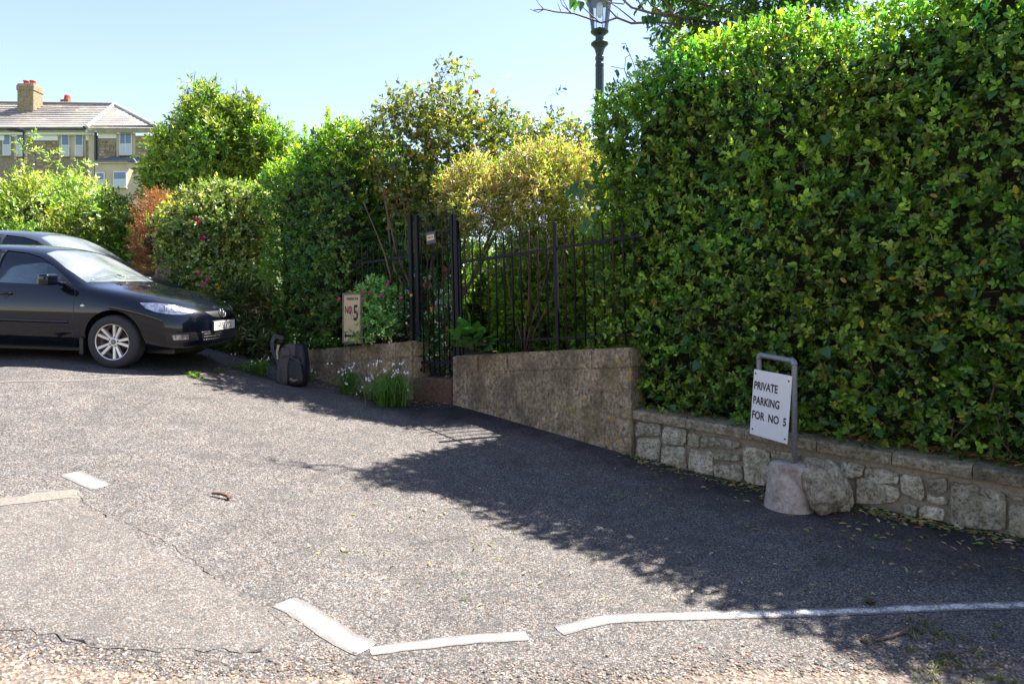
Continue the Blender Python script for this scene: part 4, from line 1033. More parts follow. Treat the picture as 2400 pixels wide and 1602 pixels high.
# ------------------------------------------------------------------ flowers and grasses by the wall
def blades(bm_list, base, n, h, spread, rng, w=.012, cols=None, wts=None, droop=.8, dirv=(0, -.3, 0)):
    """arching grass blades, four segments each"""
    B = np.array(base)+np.c_[rng.normal(0, spread*.35, n), rng.normal(0, spread*.25, n), np.zeros(n)]
    az = rng.random(n)*6.28; out = np.c_[np.cos(az), np.sin(az), np.zeros(n)]+np.array(dirv)
    hh = h*(.6+.6*rng.random(n)); reach = spread*(.6+1.5*rng.random(n)); C = palette(n, cols, wts, rng, .2)
    side = unit(np.cross(out, [0, 0, 1.])); rows = []
    for t in (0, .3, .6, .85, 1):
        p = B+out*(reach*t**1.5)[:, None]; p[:, 2] += hh*(t*1.5-droop*t**2.4*1.0)
        ww = w*(1-.9*t**2); rows += [p-side*ww*.5, p+side*ww*.5]
    V = np.stack(rows, 1); k = len(rows)
    base_t = []
    for i in range(0, k-2, 2): base_t += [(i, i+1, i+3), (i, i+3, i+2)]
    T = np.array(base_t)[None]+(np.arange(n)*k)[:, None, None]
    bm_list.append((V.reshape(-1, 3), T.reshape(-1, 3), np.repeat(C.clip(.01, .9), k, 0)))
    return B+out*(reach*.7)[:, None]+np.c_[np.zeros((n, 2)), hh*.9]
GR = [(.055, .105, .016), (.085, .135, .024), (.035, .07, .014)]
def grass_clump(px, py, n, h, spread, label, flowers, group=None):
    p = GP(px, py); root = thing('grass_clump', p, label, 'plant', group=group)
    L_ = []; tips_ = blades(L_, p, n, h, spread, rg, cols=GR, wts=[3, 2, 2], w=.011, droop=1.15)
    V, T, C = merge(L_); o = link('blades', np_mesh('blades', V-np.array(p), T, C), LEAF_SOFT, root); o['kind'] = 'stuff'
    for i in range(flowers):
        a = rg.normal(0, spread*.9); b = p+Vector((a, -abs(rg.normal(0, .1)), h*(.35+.6*rg.random())))
        bm = bmesh.new(); tube(bm, [p+Vector((a*.2, 0, 0)), p.lerp(b, .6)+Vector((0, 0, .06)), b], .0022, 4)
        s = bm_obj('flower_stem', bm, MATS['green_stem'], root, world=True)
        bm = bmesh.new()
        for k in range(rg.integers(2, 5)):
            c = b+Vector((rg.normal(0, .018), -.01, rg.normal(-.012, .012)))
            lathe(bm, [(.003, .011), (.007, .006), (.006, -.002), (.010, -.010)], 6, Matrix.Translation(c))
        bm_obj('bell_flowers', bm, WHITE, s, world=True)['kind'] = 'stuff'
    return root
grass_clump(918, 950, 420, .60, .22, 'large arching grass clump with white bells left of the gate step', 15)
grass_clump(818, 922, 170, .46, .13, 'medium grass clump with white bells against the mossy wall', 9)
grass_clump(722, 893, 60, .28, .10, 'small grass tuft between the backpack and the wall', 3)
grass_clump(873, 935, 40, .32, .10, 'sparse grass sprouts between the two larger clumps', 5)
# tufts of bell flowers that grow left of the backpack
grass_clump(610, 878, 110, .34, .16, 'grass tuft in the sun left of the backpack', 4)
grass_clump(575, 868, 40, .16, .16, 'low weeds at the asphalt edge beside the car nose', 0)

VAL = thing('valerian_plant', F(868, 800), 'leafy valerian plant with pink flower heads in front of the left railing', 'plant')
bv = Blob([E(886, 745, 9.35, .20, .22, .30), E(912, 755, 9.3, .20, .2, .25), E(858, 785, 9.3, .12, .15, .11), E(930, 740, 9.35, .14, .15, .26), E(885, 690, 9.4, .2, .15, .12)], amp=.08, freq=5, seed=19)
P, Nn = bv.sample(520, .22, .02, rg)
V, T, C = merge(sprig_set(P, Nn, rg, nl=7, L=.062, wr=.38, stem=.10, spread=60, cols=[(.10, .20, .06), (.14, .25, .065), (.07, .15, .05), (.30, .35, .14)], w=[4, 3, 2, 1.2], up=.6, twigs=.7, tw_col=(.10, .16, .06)))
o = link('foliage', np_mesh('foliage', V-np.array(VAL.location), T, C), LEAF_SOFT, VAL); o['kind'] = 'stuff'
for i, (x, y) in enumerate(((850, 684), (867, 687), (852, 703), (820, 727), (893, 695), (907, 664), (942, 697), (796, 702))):
    bm = bmesh.new(); c = W(x, y, 9.15)
    for k in range(3): bloom_bm(bm, c+Vector((rg.normal(0, .012), 0, rg.normal(0, .012))), .032, 9, i*3+k)
    bm2 = bmesh.new(); tube(bm2, [c, c+Vector((.02, .03, -.12)), W(875, 770, 9.3)], .0025, 4); fs_ = bm_obj('flower_stem', bm2, MATS['green_stem'], VAL, world=True)
    bm_obj('flower_head', bm, PINK, fs_, world=True)
# white flowered plant behind the gate
AL = thing('white_flower_plant', F(1010, 860), 'mass of tiny white flowers growing behind the bars of the gate', 'plant')
ba = Blob([E(1010, 800, 9.35, .25, .25, .45), E(1030, 730, 9.5, .22, .2, .3), E(985, 700, 9.5, .16, .2, .3), E(955, 745, 9.3, .14, .12, .3), E(1050, 790, 9.2, .12, .2, .4)], amp=.08, freq=5, seed=23)
P, Nn = ba.sample(620, .3, .02, rg)
V, T, C = merge(sprig_set(P, Nn, rg, nl=6, L=.06, wr=.3, stem=.10, cols=[(.05, .13, .045), (.08, .18, .05), DARK], w=[4, 2, 3], up=.6, twigs=.6))
o = link('foliage', np_mesh('foliage', V-np.array(AL.location), T, C), LEAF_SOFT, AL); o['kind'] = 'stuff'
P, Nn = ba.sample(170, .04, .06, rg); P = P[:170]
bm = bmesh.new()
for i, p in enumerate(P):
    for k in range(2): bloom_bm(bm, Vector(p)+Vector((rg.normal(0, .015), -.02, rg.normal(0, .015))), .022, 5, i*2+k)
o = bm_obj('white_blossom', bm, WHITE, AL, world=True); o['kind'] = 'stuff'
for i, (x, y, m) in enumerate(((1040, 625, PINK), (1046, 629, PINK), (1006, 672, PINK), (995, 663, PINK), (1018, 722, PINK), (1041, 756, PINK), (1011, 726, YELP), (962, 692, YELP), (1043, 772, PINK))):
    bm = bmesh.new()
    for k in range(2): bloom_bm(bm, W(x, y, 9.1)+Vector((rg.normal(0, .01), 0, rg.normal(0, .01))), .034, 9, i*3+k)
    bm2 = bmesh.new(); tube(bm2, [W(x, y, 9.1), W(x+4, y+60, 9.25)], .0025, 4); fs_ = bm_obj('flower_stem', bm2, MATS['green_stem'], AL, world=True)
    bm_obj('flower_head', bm, m, fs_, world=True)
# broad-leaved bergenia on the wall by the gate
BE = thing('bergenia', F(1108, 820), 'bergenia with big rounded leaves spilling over the wall by the gate', 'plant')
be = [leaf_mesh('heart', .20, .62, c) for c in ((.075, .20, .045), (.10, .24, .05), (.05, .15, .04))]
cb_ = F(1108, 812)+UN*.02
for i, (x, y) in enumerate(((1062, 775), (1075, 760), (1095, 765), (1118, 752), (1134, 760), (1082, 745), (1100, 735), (1150, 782), (1060, 800), (1075, 805), (1095, 800), (1115, 810), (1135, 800), (1155, 800), (1125, 785), (1090, 785), (1168, 788), (1146, 812), (1108, 790), (1070, 790), (1104, 812), (1128, 770))):
    tip = W(x, y+6, 8.15-.1*(i % 3)); A = (tip-cb_); A.normalize()
    place_leaf(be[i % 3], tip-A*.15, A+Vector((0, -.15, .1)), Vector((0, -.75, .8))+Vector((rg.normal(0, .3), rg.normal(0, .2), rg.normal(0, .2))), BE, .95+.5*rg.random())
bm = bmesh.new()
for i in range(12): tube(bm, [cb_-Vector((0, -.05, .03)), cb_+Vector((rg.normal(0, .12), -.05, .06+.05*rg.random()))], .006, 5)
bm_obj('stalk', bm, MATS['green_stem'], BE, world=True)
# sunlit low plants behind the right railings
lp = thing('border_plants', F(1360, 810)-UN*.3, 'sunlit lime and pink ground plants behind the foot of the right railing', 'plant')
Ls = []
for i in range(60):
    x = rg.uniform(1265, 1470); p = W(x, 826, d_f(x)+.45); p.z = 1.06
    blades(Ls, p, 14, .13, .05, rg, w=.016, cols=[(.30, .42, .05), (.40, .45, .12), (.50, .28, .28), (.60, .58, .40)], wts=[4, 3, 1, 1.2])
for x, h in ((1375, .36), (1400, .3), (1345, .22), (1440, .28), (1425, .2)):
    p = W(x, 826, d_f(x)+.35); p.z = 1.05
    blades(Ls, p, 9, h, .05, rg, w=.028, cols=[(.35, .45, .05), (.50, .42, .10)], wts=[3, 1])
V, T, C = merge(Ls); o = link('foliage', np_mesh('foliage', V-np.array(lp.location), T, C), LEAF_SOFT, lp); o['kind'] = 'stuff'
# ------------------------------------------------------------------ the parked cars
PAINTB = simple('dark_blue_paint', (.0015, .0025, .007), .3, metal=.0, spec=.08, coat=1.0)
SILVER = simple('grey_paint', (.035, .042, .055), .3, metal=.2, coat=1.0)
TRIM = simple('black_trim', (.012, .012, .013), .45)
RUBBER = simple('tyre_rubber', (.028, .026, .028), .75, noise_amt=.3, scale=30, bump=.2)
ALLOY = simple('alloy_wheel', (.74, .71, .67), .38, metal=.55, noise_amt=.10, scale=15)
RIMRUST = simple('rusty_rim_edge', (.22, .13, .09), .6, noise_amt=.5, scale=30)
DISC = simple('brake_disc', (.12, .08, .07), .5, metal=.6)
LAMPW = simple('lamp_reflector', (.42, .42, .44), .10, metal=.9, noise_amt=.75, scale=24, bump=.5)
SEAT = simple('seat_fabric', (.03, .028, .027), .9)
TAN = simple('tan_fabric', (.20, .15, .09), .9)
PLATEW = simple('plate_white', (.78, .76, .70), .4)
CHROME = simple('chrome', (.75, .76, .78), .12, metal=1)
def make_glass(name, tint=(.72, .80, .78), sky_veil=.0):
    m, n, l, b = nmat(name)
    gl = n.new('ShaderNodeBsdfGlossy'); gl.inputs['Roughness'].default_value = .02
    tr = n.new('ShaderNodeBsdfTransparent'); tr.inputs[0].default_value = (*tint, 1)
    lw = n.new('ShaderNodeLayerWeight'); lw.inputs[0].default_value = .30
    r = N_ramp(n, l, lw.outputs['Fresnel'], [(0, .06), (.35, .35), (1, 1.0)])
    mx = n.new('ShaderNodeMixShader'); l.new(r, mx.inputs[0]); l.new(tr.outputs[0], mx.inputs[1]); l.new(gl.outputs[0], mx.inputs[2])
    out = mx.outputs[0]
    if sky_veil:  # pale diffuse layer painted over the glass, standing in for reflected sky
        g = n.new('ShaderNodeTexCoord').outputs['Object']; df = n.new('ShaderNodeBsdfDiffuse'); df.inputs[0].default_value = (.72, .76, .78, 1)
        m2 = n.new('ShaderNodeMixShader'); l.new(N_ramp(n, l, N_noise(n, l, g, 2.2, 6, .6, .8), [(.35, sky_veil*.6), (.65, sky_veil*1.5)]), m2.inputs[0]); l.new(out, m2.inputs[1]); l.new(df.outputs[0], m2.inputs[2]); out = m2.outputs[0]
    l.new(out, n['Material Output'].inputs[0]); return m
GLASS = make_glass('car_glass'); SKY_VEILED = make_glass('sky_veiled_windscreen', sky_veil=.10); CLEAR = make_glass('clear_glass', (.9, .95, .97))
LOW = [(0,.20),(.70,.20),(.80,.24),(.858,.40),(.877,.58),(.868,.75)]
ST = [
 (-3.62,[(0,.36),(.42,.36),(.52,.38),(.58,.48),(.60,.58),(.58,.7),(.54,.82),(.46,.9),(.40,.95),(.32,.98),(.2,1.0),(0,1.0)]),
 (-3.50,[(0,.30),(.62,.30),(.72,.34),(.78,.46),(.79,.6),(.77,.76),(.72,.90),(.66,.98),(.60,1.02),(.50,1.05),(.3,1.07),(0,1.07)]),
 (-3.30,[(0,.25),(.66,.25),(.78,.29),(.83,.44),(.84,.6),(.82,.78),(.78,.94),(.70,1.05),(.63,1.12),(.53,1.17),(.3,1.19),(0,1.195)]),
 (-3.0,[(0,.22),(.68,.22),(.80,.26),(.855,.42),(.865,.6),(.85,.78),(.81,.95),(.74,1.10),(.66,1.24),(.56,1.31),(.3,1.335),(0,1.34)]),
 (-2.64,LOW+[(.82,.95),(.75,1.13),(.68,1.30),(.58,1.385),(.32,1.42),(0,1.43)]),
 (-2.0,LOW+[(.82,.945),(.75,1.14),(.68,1.33),(.58,1.42),(.32,1.46),(0,1.47)]),
 (-1.5,LOW+[(.82,.94),(.755,1.13),(.69,1.31),(.59,1.415),(.32,1.455),(0,1.465)]),
 (-1.2,LOW+[(.82,.935),(.76,1.10),(.70,1.26),(.61,1.38),(.33,1.43),(0,1.445)]),
 (-1.0,LOW+[(.82,.93),(.765,1.08),(.71,1.21),(.635,1.325),(.36,1.375),(0,1.39)]),
 (-.8,LOW+[(.82,.93),(.77,1.04),(.72,1.13),(.67,1.215),(.38,1.262),(0,1.28)]),
 (-.6,LOW+[(.82,.925),(.78,.985),(.745,1.04),(.705,1.095),(.40,1.14),(0,1.16)]),
 (-.44,LOW+[(.82,.915),(.785,.955),(.755,.975),(.72,.995),(.42,1.03),(0,1.045)]),
 (-.34,LOW+[(.82,.90),(.785,.935),(.75,.95),(.70,.965),(.42,.99),(0,1.00)]),
 (-.1,LOW[:5]+[(.872,.73),(.835,.845),(.79,.895),(.74,.918),(.67,.932),(.40,.955),(0,.965)]),
 (.2,LOW[:5]+[(.865,.69),(.835,.785),(.79,.845),(.735,.872),(.655,.892),(.38,.915),(0,.925)]),
 (.42,[(0,.2),(.66,.20),(.77,.23),(.835,.36),(.845,.52),(.83,.65),(.79,.735),(.745,.79),(.685,.825),(.60,.85),(.35,.87),(0,.88)]),
 (.62,[(0,.2),(.60,.2),(.70,.23),(.755,.34),(.765,.48),(.745,.58),(.70,.665),(.65,.72),(.58,.76),(.49,.785),(.29,.81),(0,.82)]),
 (.77,[(0,.22),(.48,.22),(.57,.24),(.62,.33),(.63,.46),(.61,.55),(.57,.615),(.52,.665),(.46,.70),(.38,.72),(.22,.74),(0,.745)]),
 (.87,[(0,.26),(.30,.26),(.37,.28),(.42,.35),(.43,.47),(.42,.54),(.39,.59),(.35,.625),(.30,.645),(.24,.655),(.14,.665),(0,.67)]),
 (.91,[(0,.32),(.16,.32),(.2,.33),(.22,.38),(.23,.47),(.22,.51),(.2,.545),(.18,.56),(.15,.57),(.12,.575),(.06,.58),(0,.58)]),
]
def car_outer(name='cage'):
    bm = bmesh.new(); rings = []
    for x, pts in ST:
        right = [bm.verts.new((x, -y, z)) for y, z in pts]                 # near side
        left = [bm.verts.new((x, y, z)) for y, z in pts[1:-1]]
        rings.append(right+left[::-1])
    m = len(rings[0])
    for a, b in zip(rings[:-1], rings[1:]):
        for k in range(m): bm.faces.new((a[k], a[(k+1) % m], b[(k+1) % m], b[k]))
    bm.faces.new(rings[0]); bm.faces.new(rings[-1][::-1])
    bmesh.ops.recalc_face_normals(bm, faces=bm.faces)
    me = bpy.data.meshes.new(name); bm.to_mesh(me); bm.free()
    return me
def evaluated(o):
    dg = bpy.context.evaluated_depsgraph_get(); dg.update()
    return bpy.data.meshes.new_from_object(o.evaluated_get(dg))
_tmp = bpy.data.objects.new('tmp', car_outer()); COL.objects.link(_tmp)
_m = _tmp.modifiers.new('s', 'SUBSURF'); _m.levels = 3; _m.render_levels = 3
OUTER = evaluated(_tmp); bpy.data.objects.remove(_tmp)
_b = bmesh.new(); _b.from_mesh(OUTER); CAR_BVH = BVHTree.FromBMesh(_b); _b.free()
def prism(bm, corners, d, h):
    c = [Vector(p) for p in corners]; d = Vector(d).normalized()
    a = [bm.verts.new(p-d*h) for p in c]; b = [bm.verts.new(p+d*h) for p in c]; n = len(c)
    bm.faces.new(a[::-1]); bm.faces.new(b)
    for k in range(n): bm.faces.new((a[k], a[(k+1) % n], b[(k+1) % n], b[k]))
def cut(src, fn, op, disp=0.0, thick=.03):
    """boolean of the (displaced, thickened) car surface with a cutter"""
    o = bpy.data.objects.new('tmp', src.copy()); COL.objects.link(o)
    if disp: d = o.modifiers.new('d', 'DISPLACE'); d.strength = disp; d.mid_level = 0
    s = o.modifiers.new('s', 'SOLIDIFY'); s.thickness = thick; s.offset = -1
    bm = bmesh.new(); fn(bm); bmesh.ops.recalc_face_normals(bm, faces=bm.faces)
    cme = bpy.data.meshes.new('c'); bm.to_mesh(cme); bm.free()
    c = bpy.data.objects.new('tmpc', cme); COL.objects.link(c)
    b = o.modifiers.new('b', 'BOOLEAN'); b.operation = op; b.object = c; b.solver = 'EXACT'; b.use_self = False
    me = evaluated(o)
    bpy.data.objects.remove(o); bpy.data.objects.remove(c)
    me.materials.clear()
    return me
SIDE_F = [(-.545,.962),(-.70,1.075),(-.88,1.205),(-1.05,1.295),(-1.25,1.345),(-1.52,1.372),(-1.535,.985)]
SIDE_R = [(-1.61,.99),(-1.60,1.375),(-2.0,1.375),(-2.35,1.31),(-2.62,1.17),(-2.66,1.06),(-2.5,1.02)]
def grow(poly, g):
    cx = sum(p[0] for p in poly)/len(poly); cz = sum(p[1] for p in poly)/len(poly)
    return [(cx+(x-cx)*(1+g/abs(x-cx+1e-6)) if abs(x-cx) > .05 else x, cz+(z-cz)*(1+g/abs(z-cz+1e-6)) if abs(z-cz) > .03 else z) for x, z in poly]
WS = [(-.455,-.675,1.0),(-.41,-.4,1.0),(-.39,0,1.0),(-.41,.4,1.0),(-.455,.675,1.0),(-.74,.645,1.19),(-1.055,.555,1.38),(-1.10,.3,1.41),(-1.115,0,1.42),(-1.10,-.3,1.41),(-1.055,-.555,1.38),(-.74,-.645,1.19)]
RW = [(-3.30,-.52,1.12),(-3.30,.52,1.12),(-2.86,.47,1.36),(-2.86,-.47,1.36)]
WHEELS = [(0, -1), (0, 1), (-2.64, -1), (-2.64, 1)]
def cutters(bm):
    for poly in (SIDE_F, SIDE_R): prism(bm, [(x, 0, z) for x, z in poly], (0, 1, 0), 1.3)
def cut2(bm):
    prism(bm, WS, (.37, 0, .59), .2); prism(bm, RW, (-.3, 0, .55), .2)
def cut3(bm):
    for wx, s in WHEELS:
        n = 36; prism(bm, [(wx+.358*math.cos(2*PI*k/n), s*.80, .335+.358*math.sin(2*PI*k/n)) for k in range(n)], (0, 1, 0), .22)
def all_cut(bm): cutters(bm); cut2(bm); cut3(bm)
BODY = cut(OUTER, all_cut, 'DIFFERENCE')
GL_SF = cut(OUTER, lambda bm: prism(bm, [(x, 0, z) for x, z in grow(SIDE_F, .012)], (0, 1, 0), 1.3), 'INTERSECT', -.010, .004)
GL_SR = cut(OUTER, lambda bm: prism(bm, [(x, 0, z) for x, z in grow(SIDE_R, .012)], (0, 1, 0), 1.3), 'INTERSECT', -.010, .004)
GL_WS = cut(OUTER, lambda bm: prism(bm, [(x*1.0-(.01 if x < -.7 else -.012), y*1.02, z) for x, y, z in WS], (.37, 0, .59), .2), 'INTERSECT', -.008, .004)
GL_RW = cut(OUTER, lambda bm: prism(bm, [(x, y*1.03, z) for x, y, z in RW], (-.3, 0, .55), .2), 'INTERSECT', -.008, .004)
def patch3(corners, d, disp, thick=.012, h=.14):
    return cut(OUTER, lambda bm: prism(bm, corners, d, h), 'INTERSECT', disp, thick)
def mir(c): return [(x, -y, z) for x, y, z in c][::-1]
HL = [(.30,-.80,.785),(.46,-.72,.782),(.62,-.60,.755),(.70,-.53,.72),(.765,-.47,.665),(.70,-.56,.645),(.60,-.66,.650),(.48,-.76,.675),(.38,-.81,.72)]
FOGR = [(.56,-.74,.43),(.80,-.46,.43),(.82,-.44,.33),(.74,-.55,.315),(.58,-.72,.325)]
FOG = [(.62,-.68,.405),(.74,-.54,.405),(.745,-.535,.345),(.63,-.67,.345)]
LG = [(.9,-.44,.43),(.9,.44,.43),(.9,.40,.30),(.9,-.40,.30)]
UG = [(.9,-.33,.672),(.9,.33,.672),(.9,.22,.605),(.9,.08,.585),(.9,-.08,.585),(.9,-.22,.605)]
P_HL, P_FR, P_FO = [(patch3(c, (.62, -.78, 0), di, th), patch3(mir(c), (.62, .78, 0), di, th)) for c, di, th in ((HL, .003, .008), (FOGR, .0015, .006), (FOG, .006, .01))]
P_LG = patch3(LG, (1, 0, 0), .002, .006, .2); P_UG = patch3(UG, (1, 0, 0), .002, .006, .3)
GL_SIDES = []
for g_ in (GL_SF, GL_SR):
    for sg_ in (-1, 1):
        bm = bmesh.new(); bm.from_mesh(g_); bmesh.ops.delete(bm, geom=[v for v in bm.verts if v.co.y*sg_ < 0], context='VERTS'); me_ = bpy.data.meshes.new('side_window'); bm.to_mesh(me_); bm.free(); GL_SIDES.append(me_)
for me in (BODY, *GL_SIDES, GL_WS, GL_RW, *P_HL, P_LG, P_UG):
    for p in me.polygons: p.use_smooth = True
def shade_auto(me, ang=.6):
    bm = bmesh.new(); bm.from_mesh(me)
    for e in bm.edges: e.smooth = e.calc_face_angle(0) < ang
    bm.to_mesh(me); bm.free()
shade_auto(BODY)
for me in (*GL_SIDES, GL_WS, GL_RW, *P_HL): shade_auto(me)
def surf(x, z, s):       # point of the side surface
    h = CAR_BVH.ray_cast(Vector((x, 2*s, z)), Vector((0, -s, 0)))
    return (h[0], h[1]) if h[0] else (Vector((x, .8*s, z)), Vector((0, s, 0)))
def surf_top(x, y):
    h = CAR_BVH.ray_cast(Vector((x, y, 3)), Vector((0, 0, -1))); return h[0], h[1]
def ribbon(path, nrm, w, lift=.0015):
    bm = bmesh.new(); prev = None
    for i, (p, n) in enumerate(zip(path, nrm)):
        t = (path[min(i+1, len(path)-1)]-path[max(i-1, 0)]).normalized(); s = t.cross(n).normalized()
        q = p+n*lift
        row = [bm.verts.new(v) for v in (q-s*w/2-n*.003, q-s*w/2, q+s*w/2, q+s*w/2-n*.003)]
        if prev:
            for k in range(3): bm.faces.new((prev[k], prev[k+1], row[k+1], row[k]))
        prev = row
    return bm
def side_line(pts, s, w, n=14, lift=.0015):
    path, nr = [], []
    for a, b in zip(pts[:-1], pts[1:]):
        for i in range(n):
            f = i/n; p, m = surf(a[0]+(b[0]-a[0])*f, a[1]+(b[1]-a[1])*f, s); path.append(p); nr.append(m)
    p, m = surf(*pts[-1], s); path.append(p); nr.append(m)
    return ribbon(path, nr, w, lift)
def top_line(pts, w, n=14):
    path, nr = [], []
    for a, b in zip(pts[:-1], pts[1:]):
        for i in range(n):
            f = i/n; p, m = surf_top(a[0]+(b[0]-a[0])*f, a[1]+(b[1]-a[1])*f); path.append(p); nr.append(m)
    return ribbon(path, nr, w)
def wheel(root, x, s):
    o = bpy.data.objects.new('wheel', None); COL.objects.link(o); o.parent = root; o.location = (x, s*.775, .316)
    if s > 0: o.rotation_euler = (0, 0, PI)
    R90 = Matrix.Rotation(PI/2, 4, 'X')          # lathe axis Z -> -Y (outwards on the near side)
    bm = bmesh.new()
    lathe(bm, [(.205,-.09),(.23,-.10),(.285,-.10),(.308,-.085),(.316,-.05),(.316,.05),(.308,.085),(.285,.10),(.245,.103),(.214,.096),(.205,.08)], 48, R90, caps=False)
    # tread grooves read as rings of the side wall
    bm_obj('tyre', bm, RUBBER, o, smooth=True)
    bm = bmesh.new(); lathe(bm, [(.205,-.085),(.19,-.085),(.188,.04),(.203,.088),(.212,.094),(.219,.094),(.219,.08),(.205,.07)], 48, R90, caps=False)
    lathe(bm, [(.06,.03),(.06,.066),(.05,.072),(.034,.072),(.03,.066)], 24, R90)
    for k in range(10):
        a = 2*PI*k/10+PI/2+(.10 if k % 2 else -.10); c, sn = math.cos(a), math.sin(a)
        M = Matrix(((c, -sn, 0, 0), (0, 0, -1, 0), (sn, c, 0, 0), (0, 0, 0, 1)))
        vs = [bm.verts.new(M@Vector(v)) for v in ((.045,-.016,.03),(.045,.016,.03),(.205,.020,.055),(.205,-.020,.055),(.045,-.013,.064),(.045,.013,.064),(.205,.016,.086),(.205,-.016,.086))]
        for f in ((0,3,2,1),(4,5,6,7),(0,1,5,4),(1,2,6,5),(2,3,7,6),(3,0,4,7)): bm.faces.new([vs[i] for i in f])
    bmesh.ops.recalc_face_normals(bm, faces=bm.faces)
    rim = bm_obj('rim', bm, ALLOY, o)
    bm = bmesh.new(); lathe(bm, [(.203,.0),(.199,.0),(.1865,.0405),(.2015,.0885),(.2045,.0885)], 48, R90, caps=False); bm_obj('rim_edge', bm, DISC, o)
    bm = bmesh.new(); lathe(bm, [(.13,-.02),(.13,-.005),(.07,-.003),(.07,-.02)], 32, R90); bm_obj('brake_disc', bm, DISC, o)
    bm = bmesh.new(); lathe(bm, [(.19,-.06),(.19,-.05),(.01,-.05)], 24, R90); bm_obj('backing', bm, TRIM, o)
    bm = bmesh.new()
    for k in range(5):
        a = 2*PI*k/5+PI/2-.2
        lathe(bm, [(.012,.055),(.012,.068),(.006,.074)], 8, Matrix.Translation((.052*math.cos(a), 0, .052*math.sin(a)))@R90)
    bm_obj('wheel_nuts', bm, TRIM, o)
    bm = bmesh.new(); lathe(bm, [(.028,.072),(.028,.076),(.02,.078)], 20, R90); bm_obj('wheel_cap', bm, simple('cap_grey', (.2, .2, .21), .35, metal=.7) if 'cap_grey' not in MATS else MATS['cap_grey'], o)
def build_car(paint, label, plate, name='parked_car'):
    root = thing(name, (0, 0, 0), label, 'car')
    link('body', BODY, paint, root)
    link('windscreen', GL_WS, SKY_VEILED, root); link('rear_window', GL_RW, GLASS, root)
    [link('side_window', g_, GLASS, root) for g_ in GL_SIDES]
    for k in (0, 1):
        h = link('headlight', P_HL[k], LAMPW, root)
        link('fog_recess', P_FR[k], TRIM, root); link('fog_lamp', P_FO[k], LAMPW, root)
        s = -1 if k == 0 else 1
        # lens over the reflector and a bulb bowl
        bm = bmesh.new(); lathe(bm, [(.045,-.01),(.045,.004),(.038,.006),(.03,-.006),(.004,-.006)], 20, frame((.78*1, .62*s, 0), (.62, .78*s, 0), (.545, .70*s, .715))); bm_obj('bulb_bowl', bm, CHROME, h, smooth=True)
    lg = link('lower_grille', P_LG, TRIM, root); link('upper_grille', P_UG, TRIM, root)
    bm = bmesh.new()
    for i in range(-9, 10):
        y = i*.042; h0 = CAR_BVH.ray_cast(Vector((2, y, .365)), Vector((-1, 0, 0)))[0]
        tube(bm, [(h0.x+.004, y, .305), (h0.x+.006, y, .365), (h0.x, y, .425)], .004, 4)
    for z in (.33, .365, .40):
        path = [CAR_BVH.ray_cast(Vector((2, y/20, z)), Vector((-1, 0, 0)))[0]+Vector((.005, 0, 0)) for y in range(-8, 9)]
        tube(bm, path, .0035, 4)
    bm_obj('grille_mesh', bm, simple('grille_grey', (.03, .03, .032), .35) if 'grille_grey' not in MATS else MATS['grille_grey'], lg)
    for wx, s in WHEELS: wheel(root, wx, s)
    for wx, s in WHEELS:
        bm = bmesh.new()
        R = Matrix.Translation((wx, s*.60, .335))@Matrix.Rotation(PI/2, 4, 'X')
        n = 24; ra = [[bm.verts.new(R@Vector((r*math.cos(PI*k/n-.2*(1-2*k/n)), r*math.sin(PI*k/n-.2*(1-2*k/n)), z))) for k in range(n+1)] for r, z in ((.362, s*-.235*-1*-1), (.362, s*.22))]
        for k in range(n): bm.faces.new((ra[0][k], ra[0][k+1], ra[1][k+1], ra[1][k]))
        bm_obj('arch_liner', bm, TRIM, root, smooth=True)
    bm = bmesh.new(); box(bm, -3.3, .62, -.62, .62, .17, .27); bm_obj('underbody', bm, TRIM, root)
    # black pillar between the doors, mirror corner, seams, rubbing strip
    for s in (-1, 1):
        bm = bmesh.new(); path, nr = [], []
        for i in range(9):
            p, m = surf(-1.572, .99+.383*i/8, s); path.append(p); nr.append(m)
        b2_ = ribbon(path, nr, .07, .002); bm.free(); bm_obj('door_pillar', b2_, TRIM, root, smooth=True)
        d = side_line([(-.515, .955), (-.487, .88), (-.478, .60), (-.492, .33), (-.56, .235), (-1.45, .235), (-1.545, .28), (-1.575, .60), (-1.572, .985)], s, .007, 10); bm_obj('door_seam', d, TRIM, root)
        d = side_line([(-1.66, .235), (-2.18, .25), (-2.34, .52), (-2.52, .72), (-2.60, .90)], s, .007, 10); bm_obj('door_seam', d, TRIM, root)
        d = side_line([(-.55, .538), (-1.52, .542)], s, .038, 24, .006); bm_obj('rubbing_strip', d, paint, root, smooth=True)
        d = side_line([(-1.60, .542), (-2.24, .545)], s, .038, 16, .006); bm_obj('rubbing_strip', d, paint, root, smooth=True)
        # mirror corner triangle
        bm = bmesh.new(); 
        tri = [(-.535, .962), (-.70, 1.078), (-.735, 1.078), (-.70, .966)]
        vs = [bm.verts.new(surf(x, z, s)[0]+Vector((0, -s*.001, 0))) for x, z in tri]; bm.faces.new(vs); bm_obj('mirror_mount', bm, TRIM, root)
        # mirror
        bm = bmesh.new(); bmesh.ops.create_cube(bm, size=1)
        for v in bm.verts: v.co = Vector((v.co.x*.13*(1 if v.co.z > 0 else .85)+(.02 if v.co.x > 0 and v.co.z < 0 else 0), v.co.y*.20, v.co.z*.135))
        bmesh.ops.bevel(bm, geom=list(bm.edges), offset=.036, segments=4, profile=.5, affect='EDGES'); 
        bmesh.ops.transform(bm, matrix=Matrix.Translation((-.70 if s < 0 else -.86, s*(.985 if s < 0 else .93), 1.035)), verts=bm.verts)
        m_ = bm_obj('wing_mirror', bm, paint, root, smooth=True)
